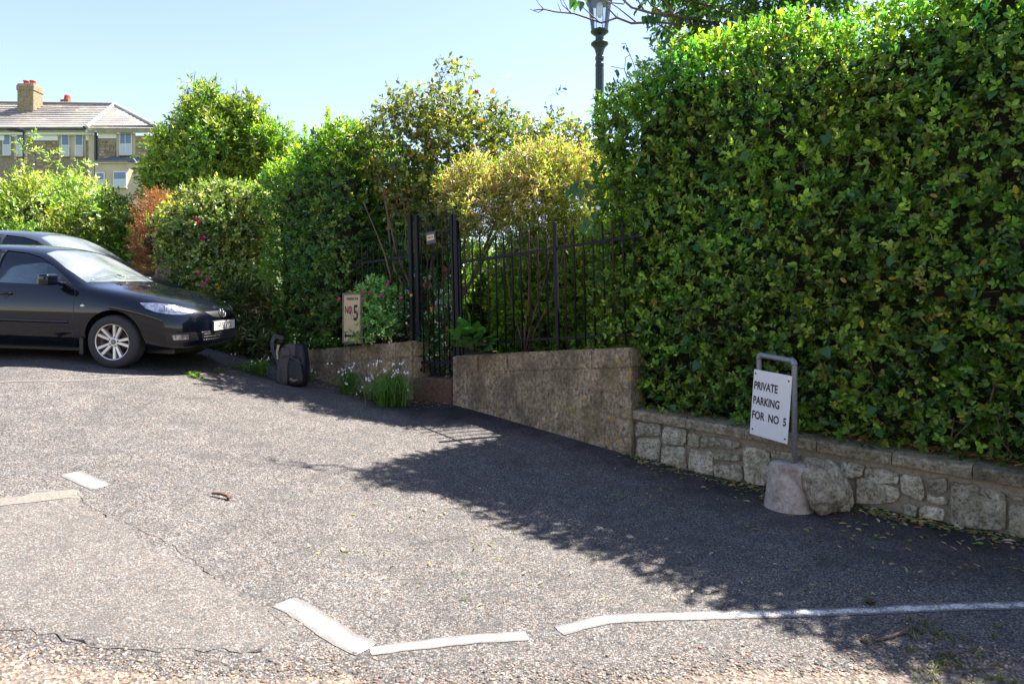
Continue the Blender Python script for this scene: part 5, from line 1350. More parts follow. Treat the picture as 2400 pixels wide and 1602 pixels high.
        bm = bmesh.new(); tube(bm, [(-.64, s*.80, .985), (-.67, s*.90, 1.0), (-.70 if s < 0 else -.84, s*(.95 if s < 0 else .90), 1.01)], [.03, .026, .03], 8); bm_obj('mirror_arm', bm, paint, m_, smooth=True)
        bm = bmesh.new(); box(bm, -.770 if s < 0 else -.930, -.766 if s < 0 else -.926, s*(.985 if s < 0 else .93)-.075, s*(.985 if s < 0 else .93)+.075, .985, 1.085); bevel(bm, .002); bm_obj('mirror_glass', bm, CHROME, m_)
        # door handles
        for hx in (-1.36, -2.28):
            p, m = surf(hx, .845, s)
            bm = bmesh.new(); lathe(bm, [(.052, 0), (.050, .003), (.02, .0032)], 24, Matrix.Translation(p)@frame((1, 0, 0), m, (0, 0, 0))); hd_ = bm_obj('handle_cup', bm, TRIM, root)
            bm = bmesh.new(); tube(bm, [p+Vector((-.085, 0, .004))+m*.004, p+Vector((-.05, 0, .004))+m*.028, p+Vector((.05, 0, .006))+m*.028, p+Vector((.08, 0, .006))+m*.012], [.009, .012, .012, .008], 8); bm_obj('door_handle', bm, paint, hd_, smooth=True)
        p, m = surf(-.37, .735, s)
        bm = bmesh.new(); lathe(bm, [(.026, 0), (.026, .004), (.018, .008)], 16, Matrix.Translation(p)@frame((1, 0, 0), m, (0, 0, 0))@Matrix.Diagonal((1, .55, 1, 1))); bm_obj('side_repeater', bm, PLATEW, root, smooth=True)
        # bonnet edge, bumper seam
        d = top_line([(-.36, s*.735), (-.30, s*.765), (.0, s*.765), (.30, s*.735), (.45, s*.66), (.66, s*.43)], .006); bm_obj('bonnet_seam', d, TRIM, root)
        d = side_line([(.315, .60), (.40, .665), (.50, .645)], s, .005, 8); bm_obj('bumper_seam', d, TRIM, root)
        bm = bmesh.new(); q = surf(-.395, .30, s)[0]; box(bm, -.425, -.375, min(s*.66, s*.86), max(s*.66, s*.86), .15, .36); bevel(bm, .01); bm_obj('mud_flap', bm, TRIM, root)
        # rear lamps
        bm = bmesh.new(); box(bm, -3.46, -3.36, min(s*.68, s*.805), max(s*.68, s*.805), .78, .98); bevel(bm, .02, 2); bm_obj('rear_lamp', bm, simple('rear_red', (.35, .01, .01), .2) if 'rear_red' not in MATS else MATS['rear_red'], root)
    # seats, wheel, dash
    for s in (-1, 1):
        for sxx, mt in ((-1.35, SEAT), (-2.15, SEAT)):
            bm = bmesh.new()
            box(bm, -.05, .07, -.24, .24, .42, 1.0, Matrix.Translation((sxx-.15, s*.36, 0))@Matrix.Rotation(-.25, 4, 'Y')@Matrix.Translation((.15, 0, 0))); box(bm, sxx-.1, sxx+.42, s*.36-.25, s*.36+.25, .30, .46)
            bevel(bm, .04, 3); st = bm_obj('seat', bm, mt, root, smooth=True)
            bm = bmesh.new(); box(bm, sxx-.38, sxx-.27, s*.36-.13, s*.36+.13, 1.06, 1.27); bevel(bm, .045, 3); bm_obj('headrest', bm, SEAT, st, smooth=True)
    bm = bmesh.new(); box(bm, -.98, -.42, -.70, .70, .78, .935); bevel(bm, .05, 3); bm_obj('dashboard', bm, SEAT, root, smooth=True)
    bm = bmesh.new(); M = frame((0, 1, 0), (-.9, 0, .5), (-1.02, -.36, .93)); n = 24
    tube(bm, [M@Vector((.18*math.cos(2*PI*k/n), .18*math.sin(2*PI*k/n), 0)) for k in range(n+1)], .014, 8); box(bm, -.17, .17, -.03, .03, -.02, .01, M)
    bm_obj('steering_wheel', bm, TRIM, root, smooth=True)
    # wipers
    for (y0, y1, xo) in ((-.62, -.06, 0), (.05, .52, 0)):
        a, na = surf_top(-.47, y0); b, nb = surf_top(-.50, y1)
        bm = bmesh.new(); pts = []
        for i in range(8):
            f = i/7; p, nn = surf_top(-.50+.05*(1-f), y0+(y1-y0)*f); pts.append(p+nn*.018)
        tube(bm, pts, [.004]*7+[.007], 6); tube(bm, [pts[-1], pts[-1]+Vector((.07, .03, -.02))], .009, 6)
        bm_obj('wiper', bm, MATS['cap_grey'], root, smooth=True)
    for y in (-.35, .35):
        p, nn = surf_top(-.24, y); bm = bmesh.new(); lathe(bm, [(.014, 0), (.013, .008), (.006, .012)], 10, Matrix.Translation(p)); bm_obj('washer_nozzle', bm, TRIM, root, smooth=True)
    # emblem: oval ring with a winged V inside
    h0 = CAR_BVH.ray_cast(Vector((2, 0, .635)), Vector((-1, 0, 0)))[0]
    M = frame((0, 1, 0), (1, 0, .25), h0+Vector((.014, 0, .005))); n = 28
    bm = bmesh.new(); tube(bm, [M@Vector((.068*math.cos(2*PI*k/n), .054*math.sin(2*PI*k/n), 0)) for k in range(n+1)], .0065, 6)
    for s in (-1, 1): tube(bm, [M@Vector(v) for v in ((0, -.018, 0), (s*.022, .012, 0), (s*.045, .028, 0), (s*.062, .018, 0))], [.008, .006, .006, .004], 6)
    bm_obj('emblem', bm, CHROME, root, smooth=True)
    # number plate
    h0 = CAR_BVH.ray_cast(Vector((2, 0, .48)), Vector((-1, 0, 0)))[0]; px = h0.x+.012
    bm = bmesh.new(); box(bm, px-.03, px, -.275, .275, .422, .556); bevel(bm, .006); pp = bm_obj('plate_holder', bm, TRIM, root)
    bm = bmesh.new(); box(bm, px+.0005, px+.004, -.26, .26, .433, .545); bevel(bm, .002); pl = bm_obj('number_plate', bm, PLATEW if plate else SILVER, pp)
    if plate:
        lettering('lettering', plate, .118, frame((0, 1, 0), (1, 0, 0), (px+.0045, 0, .447)), INKB, pl, sx=.62, align='CENTER', bold=.0016)
    return root
def set_pose(root, contact, hd, nose, roll, sc=(1, 1, 1)):
    c, s = math.cos(hd), math.sin(hd)
    xa = Vector((c, s, nose)).normalized(); ya = Vector((-s, c, roll)); ya = (ya-xa*xa.dot(ya)).normalized(); za = xa.cross(ya)
    M = Matrix(((xa.x, ya.x, za.x, 0), (xa.y, ya.y, za.y, 0), (xa.z, ya.z, za.z, 0), (0, 0, 0, 1)))
    o = Vector(contact)+ya*.80*sc[1]; root.location = o; root.rotation_euler = M.to_euler(); root.scale = sc
car = build_car(PAINTB, 'dark blue hatchback parked facing right with silver multi spoke wheels', 'HV58 VYK')
A_ = W(272, 862, 8.12)
set_pose(car, (A_.x, A_.y, A_.z+.0), math.radians(-5), -.028, .05)
car2 = copy_tree(car); car2['label'] = 'taller grey car mostly hidden behind the dark blue hatchback'
for o in [x for x in bpy.data.objects if x.parent == car2 or (x.parent and x.parent.parent == car2)]:
    if o.name.startswith('lettering'): bpy.data.objects.remove(o); continue
    if o.type == 'MESH' and o.data.materials and o.data.materials[0] == PAINTB:
        o.material_slots[0].link = 'OBJECT'; o.material_slots[0].material = SILVER
set_pose(car2, (A_.x-1.42, A_.y+2.15, G(A_.x-.5, A_.y+2.6)+.02), math.radians(-4), -.022, .04, (1.12, 1.04, 1.18))
# ------------------------------------------------------------------ the private parking sign in its concrete foot, and the rock beside it
GALV = simple('galvanised_pipe', (.24, .24, .25), .55, metal=.35, noise_amt=.25, scale=40, bump=.1)
CONC = make_stone('pale_concrete', (.28, .21, .155), (.50, .41, .33), (.64, .56, .48), .05, .3)
ROCKM = make_stone('rough_rock', (.20, .155, .10), (.44, .37, .25), (.72, .65, .50), .0, .7)
SIGNW = simple('sign_white', (.74, .73, .70), .5, noise_amt=.04, scale=18)
ds = 5.70
base = W(1850, 1178, ds); base.z = G(base.x, base.y)
sg = thing('parking_sign', base, 'white PRIVATE PARKING sign on a bent pipe set in a concrete cone', 'sign')
bm = bmesh.new(); lathe(bm, [(.205, -.06), (.203, .0), (.20, .02), (.185, .12), (.155, .34), (.148, .362), (.138, .37)], 40, Matrix.Translation(base))
for v in bm.verts: v.co += noise.noise_vector(v.co*7)*.008
bm_obj('concrete_foot', bm, CONC, sg, world=True, smooth=True)
PO = W(1862, 1072, ds); PO.z = base.z+.30
u_ = (W(1862, 845, ds-.03)-W(1772, 840, ds+.30)); u_.z = 0; u_.normalize()      # sign runs from far left to near right
tR = W(1862, 846, ds-.02); bR = Vector((PO.x, PO.y, PO.z)); hor = .355
tL = tR-u_*hor+Vector((0, 0, .035)); 
up = (tR-bR).normalized()
bm = bmesh.new()
def arc(c0, c1, c2, r=.035, n=6):
    a = c1+(c0-c1).normalized()*r; b = c1+(c2-c1).normalized()*r
    return [((a.lerp(c1, t)).lerp(c1.lerp(b, t), t)) for t in [i/n for i in range(n+1)]]
pts = [bR]+arc(bR, tR, tL)+arc(tR, tL, tL-up*.5)+[tL-up*.55]
tube(bm, pts, .0225, 14); bm_obj('bent_pipe', bm, GALV, sg, world=True, smooth=True)
for c in (arc(bR, tR, tL), arc(tR, tL, tL-up*.5)):
    bm = bmesh.new(); tube(bm, c, .0262, 14); bm_obj('elbow_joint', bm, GALV, sg, world=True, smooth=True)
nrm = u_.cross(Vector((0, 0, 1))).normalized(); nrm = nrm if nrm.y < 0 else -nrm
panel_tl = W(1759.5, 872, tL.y-.04); pn = nrm
# the plate hangs a little crooked: lower edge slipped towards the left
ux = (u_+Vector((0, 0, -.085))).normalized(); uz = Vector((0, 0, 1))+u_*.075
uz = (uz-ux*uz.dot(ux)).normalized(); pw, ph = .385, .575
cen = (tL+tR)/2-up*.125-uz*ph/2+nrm*.028-u_*.016
Mx = frame(ux, uz.cross(ux)*-1, cen); Mx = Matrix(((ux.x, uz.x, nrm.x, cen.x), (ux.y, uz.y, nrm.y, cen.y), (ux.z, uz.z, nrm.z, cen.z), (0, 0, 0, 1)))
bm = bmesh.new(); box(bm, -pw/2, pw/2, -ph/2, ph/2, -.006, .0); bevel(bm, .0015); bmesh.ops.transform(bm, matrix=Mx, verts=bm.verts)
pnl = bm_obj('sign_panel', bm, SIGNW, sg, world=True)
for i, (t, x0, y0) in enumerate((('PRIVATE', -pw/2+.012, .118), ('PARKING', -pw/2+.012, -.012), ('FOR  NO  5', -pw/2+.010, -.142))):
    lettering('lettering', t, .096, Mx@Matrix.Translation((x0, y0, .0004)), INKB, pnl, sx=.68 if i < 2 else .72, bold=.0028)
bm = bmesh.new()
for x, y in ((-.172, .252), (.165, .240), (-.165, -.238), (.168, -.25)): lathe(bm, [(.0085, 0), (.0085, .002), (.004, .004)], 10, Mx@Matrix.Translation((x, y, 0)))
bm_obj('screw', bm, TRIM, sg, world=True)
bm = bmesh.new(); tube(bm, [bR+Vector((-.03, -.03, .05)), bR+Vector((-.03, -.03, .115))], .012, 8); bm_obj('rusty_bolt', bm, RIMRUST, sg, world=True)
bm = bmesh.new(); q = Mx@Vector((-.05, -.275, 0)); tube(bm, [q, q+Vector((.05, 0, -.02)), q+Vector((.09, 0, -.06)), q+Vector((.10, -.01, -.11))], .004, 5); bm_obj('rusty_wire', bm, RIMRUST, sg, world=True, smooth=True)

rock_c = W(1932, 1125, 5.55); rz = G(rock_c.x, rock_c.y)
def rock(name, c, r, label, cat, seed, mat, chip=.25):
    root_bm = bmesh.new(); bmesh.ops.create_icosphere(root_bm, subdivisions=5, radius=1); off = Vector((seed*3.1, seed*1.7, seed*2.3))
    rr = random.Random(seed); planes = [(Vector((rr.uniform(-1, 1), rr.uniform(-1, 1), rr.uniform(-1, 1))).normalized(), rr.uniform(.72, .92)) for _ in range(9)]
    for v in root_bm.verts:
        p = v.co.normalized(); d = 1+.22*noise.noise(p*1.3+off)+.10*noise.noise(p*3.2+off)+.05*noise.noise(p*8+off)+.03*noise.noise(p*18+off)
        q = p*d
        for n_p, h in planes[:2]:
            e = q.dot(n_p)-h
            if e > 0: q -= n_p*e*.85
        v.co = Vector((q.x*r[0], q.y*r[1], q.z*r[2]))+noise.noise_vector(p*26+off)*.012
    o = bm_obj(name, root_bm, mat, smooth=True); o.location = c; return tag(o, label, cat)
rock('rock', (rock_c.x, rock_c.y, rz+.20), (.185, .16, .22), 'rough grey boulder leaning on the concrete foot of the parking sign', 'rock', 3, ROCKM)
rock('rock', (rock_c.x+.13, rock_c.y+.10, rz+.11), (.14, .13, .17), 'smaller brown rock tucked behind the boulder against the wall', 'rock', 7, ROCKM)

# ------------------------------------------------------------------ NO 5 sign on the wall in front of the left railing
s0p = W(805, 790, 9.47); s1p = W(845, 790, 9.20)
ux = (s1p-s0p); ux.z = 0; ux.normalize(); nn = Vector((ux.y, -ux.x, 0)); wd = (Vector((s1p.x, s1p.y, 0))-Vector((s0p.x, s0p.y, 0))).length
zb = W(820, 801, 9.4).z; zt2 = W(805, 694, 9.47).z
s5 = thing('number_sign', Vector((s0p.x, s0p.y, zb)), 'cream NO 5 parking sign with a left arrow standing on the mossy wall', 'sign')
M5 = Matrix(((ux.x, 0, nn.x, s0p.x), (ux.y, 0, nn.y, s0p.y), (0, 1, 0, zb), (0, 0, 0, 1)))
bw = wd*1.02; bh = zt2-zb+.03
bm = bmesh.new(); box(bm, 0, bw, 0, bh, -.02, 0, M5); brd = bm_obj('board', bm, CREAM, s5, world=True)
bm = bmesh.new()
for a in ((-.012, bw+.012, -.012, .012), (-.012, bw+.012, bh-.012, bh+.012)): box(bm, a[0], a[1], a[2], a[3], -.022, .012, M5)
for a in ((-.012, .008, .0125, bh-.0125), (bw-.008, bw+.012, .0125, bh-.0125)): box(bm, a[0], a[1], a[2], a[3], -.022, .011, M5)
bm_obj('frame', bm, simple('weathered_frame', (.20, .16, .12), .8, noise_amt=.3), s5, world=True)
lettering('lettering', 'PARKING FOR', .050, M5@Matrix.Translation((bw/2+.01, bh-.085, .0012)), INKB, brd, sx=.62*bw/.30, align='CENTER', bold=.0008)
lettering('lettering', 'NO.', .15, M5@Matrix.Translation((.035, bh-.27, .0012)), INKB, brd, sx=.52*bw/.30, bold=.002)
lettering('lettering', '5', .30, M5@Matrix.Translation((bw*.56, bh-.36, .0012)), INKB, brd, sx=.62*bw/.30, bold=.004)
bm = bmesh.new(); vs = [bm.verts.new(M5@Vector(v)) for v in ((.02, .085, .002), (.065, .13, .002), (.065, .10, .002), (bw*.72, .10, .002), (bw*.72, .07, .002), (.065, .07, .002), (.065, .04, .002))]; bm.faces.new(vs)
bm_obj('arrow', bm, INKB, brd, world=True)
# brown sign beside the dead bush
q0 = W(361, 598, 11.9); 
sb = thing('wooden_sign', W(375, 690, 11.0), 'weathered brown lettered board between the dead bush and the flowering shrub', 'sign')
WOOD = simple('pinkish_board', (.48, .28, .17), .8, noise_amt=.12, scale=12)
Mb = frame((1, -.25, 0), (-.25, -1, 0), W(363, 655, 11.0))
Mb = Matrix(((.97, 0, -.24, Mb[0][3]), (-.24, 0, -.97, Mb[1][3]), (0, 1, 0, Mb[2][3]), (0, 0, 0, 1)))
bm = bmesh.new(); box(bm, 0, .30, -.10, .40, -.02, 0, Mb); bevel(bm, .004); bd = bm_obj('board', bm, WOOD, sb, world=True)
for i, (t, y, sz) in enumerate((('PRIV', .28, .085), ('ATE', .19, .07), ('BOX', .09, .085), ('ACC', .01, .07))):
    lettering('lettering', t, sz, Mb@Matrix.Translation((.05, y, .001)), INKB, bd, sx=.7, bold=.002)
bm = bmesh.new(); box(bm, .13, .17, -1.0, -.1, -.022, -.002, Mb); bm_obj('stake', bm, WOOD, sb, world=True)
# dark blue posts behind the bonnet
NAVY = simple('navy_board', (.012, .016, .04), .5)
for x0, x1, lab in ((401, 410, 'narrow navy blue post behind the bonnet, left of a pair'), (412, 419, 'narrow navy blue post behind the bonnet, right of a pair')):
    p = W((x0+x1)/2, 700, 11.2); t_ = thing('navy_post', p, lab, 'post')
    bm = bmesh.new(); w_ = (x1-x0)/1600*11.2; box(bm, p.x-w_/2, p.x+w_/2, p.y-.03, p.y+.03, p.z-.8, W(0, 632, 11.2).z); bevel(bm, .006); bm_obj('post_shaft', bm, NAVY, t_, world=True)

# ------------------------------------------------------------------ backpack
BLK = simple('black_nylon', (.012, .014, .018), .55, noise_amt=.3, scale=30, bump=.15); GRYN = simple('grey_nylon', (.075, .062, .055), .7, noise_amt=.15, scale=40, bump=.15)
WEB = simple('webbing', (.05, .045, .06), .6)
bp0 = W(688, 884, 9.35); bp0.z = G(bp0.x, bp0.y)
bk = thing('backpack', bp0, 'black and grey backpack standing against the mossy wall', 'backpack', rotz=.0)
def soft_box(w, d, h, taper, M, mat, name, parent, bulge=.03, seg=3):
    bm = bmesh.new(); bmesh.ops.create_cube(bm, size=1); bmesh.ops.subdivide_edges(bm, edges=bm.edges, cuts=5, use_grid_fill=True)
    for v in bm.verts:
        x, y, z = v.co*2; tz = (z+1)/2
        k = 1-taper*tz**2; rr_ = (1-.10*x**4*y**4)*(1-.12*(x**6)*(z**6))
        v.co = Vector((x*w/2*k*rr_*(1+bulge*(1-z*z)), y*d/2*k*rr_*(1+bulge*2*(1-x*x)), z*h/2*(1-.05*x*x*y*y)+.0))
        v.co += noise.noise_vector(v.co*9)*.008
    bmesh.ops.transform(bm, matrix=M, verts=bm.verts)
    return bm_obj(name, bm, mat, parent, smooth=True)
T_ = Matrix.Translation
soft_box(.40, .26, .56, .22, T_((.0, .02, .27))@Matrix.Rotation(.06, 4, 'Y'), BLK, 'main_bag', bk)
soft_box(.17, .10, .50, .18, T_((-.085, -.13, .255))@Matrix.Rotation(.10, 4, 'Y'), GRYN, 'grey_panel', bk)
soft_box(.22, .11, .36, .30, T_((.075, -.145, .185))@Matrix.Rotation(-.10, 4, 'Y'), BLK, 'front_pocket', bk)
soft_box(.16, .06, .17, .15, T_((-.005, -.12, .47)), GRYN, 'top_flap', bk)
def pt(x, z, y=-.2): return bp0+Vector((x, y, z))
def strap(pts, w, mat, name):
    bm = bmesh.new(); n = len(pts); path = []
    for i in range(n-1):
        for k in range(5): path.append(pts[i].lerp(pts[i+1], k/5))
    path.append(pts[-1]); prev = None
    for i, p in enumerate(path):
        t = (path[min(i+1, len(path)-1)]-path[max(i-1, 0)]).normalized(); s = t.cross(Vector((0, -1, 0))).normalized(); w_ = w*(1-.45*i/len(path))
        row = [bm.verts.new(p+s*w_/2), bm.verts.new(p-s*w_/2), bm.verts.new(p-s*w_/2+Vector((0, .014, 0))), bm.verts.new(p+s*w_/2+Vector((0, .014, 0)))]
        if prev:
            for k in range(4): bm.faces.new((prev[k], prev[(k+1) % 4], row[(k+1) % 4], row[k]))
        prev = row
    return bm_obj(name, bm, mat, bk, world=True)
strap([pt(-.13, .63, -.02), pt(-.24, .67, -.06), pt(-.27, .58, -.08), pt(-.25, .46, -.1), pt(-.17, .34, -.16), pt(-.12, .22, -.19), pt(-.10, .08, -.19)], .055, WEB, 'shoulder_strap')
strap([pt(-.14, .55), pt(-.16, .45), pt(-.15, .36)], .03, simple('pale_piping', (.45, .36, .24), .7), 'strap_trim')
strap([pt(.0, .40), pt(.09, .35), pt(.17, .30)], .022, WEB, 'compression_strap')
strap([pt(-.10, .39, -.19), pt(-.01, .40, -.205)], .012, BLK, 'seam')
strap([pt(.02, .10, -.215), pt(.07, .07, -.215), pt(.12, .09, -.21)], .03, simple('tan_badge', (.25, .18, .10), .7), 'badge')

# ------------------------------------------------------------------ street lamp by the hedge
LAMPG = simple('lamp_green_iron', (.022, .038, .038), .45, noise_amt=.5, scale=25, bump=.1)
dl = 11.0
def lx(y): return 1392+(y-80)*.055         # the post leans a little
LB = W(lx(1000), 1000, dl); LBz = 1.3
lamp = thing('street_lamp', (LB.x, LB.y, LBz), 'old green cast iron street lamp rising behind the big hedge', 'street lamp')
px2m = dl/1600
def L(y, off=0): return W(lx(y)+off, y, dl)
axis = (L(100)-L(600)).normalized()
Ml = frame(Vector((1, 0, 0)), axis, L(322))
def hz(y): return (322-y)*px2m
S_ = dl/8.0
prof = [(.085, hz(1150)), (.085, hz(900)), (.060, hz(880)), (.055, hz(322)), (.047, hz(158)), (.052, hz(156)), (.052, hz(150)), (.046, hz(148)), (.046, hz(142)), (.052, hz(140)), (.052, hz(134)), (.042, hz(131)), (.047, hz(124)), (.062, hz(114)), (.085, hz(108)), (.102, hz(105)), (.102, hz(102)), (.085, hz(99)), (.050, hz(98)), (.048, hz(84)), (.07, hz(82)), (.105, hz(76)), (.105, hz(73)), (.03, hz(73))]
prof = [(r*S_, z) for r, z in prof]
bm = bmesh.new(); lathe(bm, prof, 24, Ml)
for k in range(12):     # fluting
    a = 2*PI*k/12; tube(bm, [Ml@Vector((.053*S_*math.cos(a), .053*S_*math.sin(a), hz(800))), Ml@Vector((.0455*S_*math.cos(a), .0455*S_*math.sin(a), hz(160)))], .006, 5)
bm_obj('post_shaft', bm, LAMPG, lamp, world=True, smooth=False)
bm = bmesh.new(); rings = []
for r_, y in ((.098*S_, 72), (.140*S_, 6)):
    rings.append([bm.verts.new(Ml@Vector((r_*math.cos(2*PI*k/16), r_*math.sin(2*PI*k/16), hz(y)))) for k in range(16)])
for k in range(16): bm.faces.new((rings[0][k], rings[0][(k+1) % 16], rings[1][(k+1) % 16], rings[1][k]))
bm_obj('lantern_glass', bm, CLEAR, lamp, world=True, smooth=True)
bm = bmesh.new(); lathe(bm, [(.147*S_, hz(7)), (.150*S_, hz(3)), (.150*S_, hz(-2)), (.12, hz(-12)), (.05, hz(-30)), (.02, hz(-45))], 20, Ml); bm_obj('lantern_roof', bm, LAMPG, lamp, world=True, smooth=False)
bm = bmesh.new()
for a in (.8, 3.9): tube(bm, [Ml@Vector((.075*math.cos(a), .075*math.sin(a), hz(72))), Ml@Vector((.09*math.cos(a), .09*math.sin(a), hz(5)))], .005, 5)
tube(bm, [Ml@Vector((.03, -.03, hz(68))), Ml@Vector((.06, -.03, hz(45))), Ml@Vector((.04, -.03, hz(20))), Ml@Vector((.03, 0, hz(5)))], .003, 5); lathe(bm, [(.045, hz(72)), (.045, hz(68)), (.02, hz(64))], 12, Ml)
bm_obj('lantern_wires', bm, LAMPG, lamp, world=True)
bm = bmesh.new(); lathe(bm, [(.02, hz(42)), (.045, hz(36)), (.055, hz(24)), (.045, hz(8)), (.02, hz(4))], 16, Ml); bm_obj('bulb', bm, simple('frosted_bulb', (.8, .8, .78), .5), lamp, world=True, smooth=True)
# small far street lamp in front of the house
dq = 30.0; fl_ = thing('street_lamp', W(56, 560, dq), 'small dark street lamp on a pole in front of the stone house', 'street lamp')
bm = bmesh.new(); tube(bm, [W(56, 640, dq), W(56, 306, dq)], .05, 8); bm_obj('pole', bm, TRIM, fl_, world=True)
bm = bmesh.new(); tube(bm, [W(60, 308, dq), W(40, 304, dq), W(17, 303, dq)], [.07, .10, .06], 8); bm_obj('lamp_head', bm, TRIM, fl_, world=True)

# ------------------------------------------------------------------ stone house beyond the shrubs
DH = 50.0; k_ = DH/1600
HST = make_stone('house_stone', (.22, .18, .12), (.40, .33, .235), (.55, .48, .37), 0, .4)
ASH = simple('ashlar_trim', (.50, .41, .28), .9, noise_amt=.15, scale=1.2)
SLATE, n_, l_, b_ = nmat('lichened_slate')
_g = n_.new('ShaderNodeTexCoord').outputs['Object']
c = N_ramp(n_, l_, N_noise(n_, l_, _g, .55, 6, .65), [(.36, (.26, .235, .215)), (.5, (.36, .33, .30)), (.57, (.44, .33, .23)), (.64, (.62, .61, .59))])
l_.new(N_mix(n_, l_, N_ramp(n_, l_, N_noise(n_, l_, _g, 3, 4), [(.4, .5), (.6, 0)]), c, (.24, .22, .20)), b_.inputs['Base Color']); b_.inputs['Roughness'].default_value = .8
FAC = simple('white_painted_wood', (.78, .77, .74), .6); PIPE = simple('dark_pipe', (.02, .03, .04), .5)
hs = thing('stone_house', W(150, 640, DH), 'two storey stone house with slate roof and a brick chimney at far left', 'house')
HG = 3.0           # hidden foot of the house
def HP(x, y, dy=0.0): p = W(x, y, DH); p.y += dy; return p
X = lambda x: (x-1200)*k_
Zh = lambda y: EYE+(735-y)*k_
def hbox(name, x0, x1, y0, y1, d0, d1, mat, parent=hs, bev=0):
    bm = bmesh.new(); box(bm, X(x0), X(x1), DH+d0, DH+d1, Zh(y1), Zh(y0))
    if bev: bevel(bm, bev)
    return bm_obj(name, bm, mat, parent, world=True)
# walls: main range set back .9, wing in front
mainw = hbox('wall', -420, 214, 312, 760, .9, 9, HST); wing = hbox('wall', 210, 400, 318, 760, 0, 9, HST)
# corner stones and pipe
hbox('quoin', 208, 228, 318, 760, -.03, -.001, ASH); hbox('downpipe', 224.5, 229, 300, 600, -.18, -.06, PIPE)
# courses of stones on the wing and the main wall that read in the picture
rr = random.Random(4); cnt = 0
HST2 = make_stone('house_stone_proud', (.20, .15, .10), (.40, .31, .20), (.56, .47, .35), 0, .4)
def stones(x0, x1, y0, y1, dd, holes, sz=11):
    global cnt
    y = y0
    while y < y1-3:
        h = rr.uniform(5, 7.5); x = x0+rr.uniform(0, 4)
        while x < x1-4:
            w = rr.uniform(sz*.7, sz*1.5)
            if x+w > x1: w = x1-x
            if w > 3 and not any(x < c+1 and x+w > a-1 and y < d+1 and y+h > b-1 for a, b, c, d in holes) and cnt < 285:
                hbox('stone', x, x+w-1.0, y, y+h-1.0, dd-rr.uniform(.02, .07), dd+.01, HST2 if rr.random() < .7 else HST); cnt += 1
            x += w
        y += h
holeM = [(120, 300, 182, 420), (-60, 290, 45, 420)]
stones(232, 272, 330, 376, 0, [], 10); stones(318, 345, 320, 376, 0, [], 10)
stones(64, 120, 326, 420, .9, holeM, 11); stones(184, 208, 326, 440, .9, [], 11); stones(40, 64, 326, 400, .9, [(-60, 290, 45, 420)], 10)
# eaves, fascia, gutters, frieze blocks
hbox('gutter', -420, 208, 297, 302, .25, .5, PIPE); hbox('gutter', 203, 372, 299, 304, -.45, -.2, PIPE)
hbox('frieze', -420, 205, 302.5, 311, .55, .89, FAC); hbox('frieze', 205, 372, 304.5, 312, -.2, -.001, FAC)
for a, b_2 in ((60, 119), (186, 209), (-60, -8)): hbox('frieze_panel', a, b_2, 311.5, 323, .75, .89, FAC)
hbox('frieze_panel', 232, 274, 312.5, 325, -.1, -.001, FAC)
# roofs as solids with courses of slates
def roof_plane(name, pts, mat=SLATE, parent=hs, rows=0):
    bm = bmesh.new(); vs = [bm.verts.new(p) for p in pts]; f = bm.faces.new(vs)
    r_ = bmesh.ops.extrude_face_region(bm, geom=[f]); bmesh.ops.translate(bm, vec=(0, .15, -.3), verts=[v for v in r_['geom'] if isinstance(v, bmesh.types.BMVert)])
    bmesh.ops.recalc_face_normals(bm, faces=bm.faces)
    return bm_obj(name, bm, mat, parent, world=True)
def V3(x, y, dep): d = DH+dep; return Vector(((x-1200)/1600*d, d, EYE+(735-y)/1600*d))
roof = roof_plane('roof', [V3(-420, 297, .2), V3(212, 297, .2), V3(268, 245, 4.8), V3(-420, 236, 4.8)])
roof2 = roof_plane('roof', [V3(203, 299, -.6), V3(268, 245, 4.6), V3(268.5, 244.5, 4.7), V3(372, 300, -.6)])
SL = simple('slate_edge', (.22, .20, .185), .85)
for i in range(1, 12):          # slate courses: thin steps across the slopes
    f = i/12; a = V3(-420, 297, .2).lerp(V3(-420, 236, 4.8), f); b2_ = V3(212, 297, .2).lerp(V3(268, 245, 4.8), f)
    bm = bmesh.new(); hexa(bm, [a, b2_, b2_+Vector((0, .05, .02)), a+Vector((0, .05, .02)), a+Vector((0, 0, .05)), b2_+Vector((0, 0, .05)), b2_+Vector((0, .10, .07)), a+Vector((0, .10, .07))]); bm_obj('slate_course', bm, SL, roof, world=True)
    a = V3(203, 299, -.6).lerp(V3(268, 245, 4.6), f); b2_ = V3(372, 300, -.6).lerp(V3(268.5, 244.5, 4.7), f)
    bm = bmesh.new(); hexa(bm, [a, b2_, b2_+Vector((0, .05, .02)), a+Vector((0, .05, .02)), a+Vector((0, 0, .05)), b2_+Vector((0, 0, .05)), b2_+Vector((0, .10, .07)), a+Vector((0, .10, .07))]); bm_obj('slate_course', bm, SL, roof2, world=True)
bm = bmesh.new(); tube(bm, [V3(203, 297, -.62), V3(268, 243.5, 4.6)], .12, 6); tube(bm, [V3(268, 243.5, 4.6), V3(372, 298, -.6)], .12, 6); bm_obj('hip_tiles', bm, simple('lead_grey', (.42, .43, .44), .6), roof2, world=True)
bm = bmesh.new(); tube(bm, [V3(-420, 235, 4.8), V3(268, 244, 4.8)], .13, 6); bm_obj('ridge_tiles', bm, SL, roof, world=True)
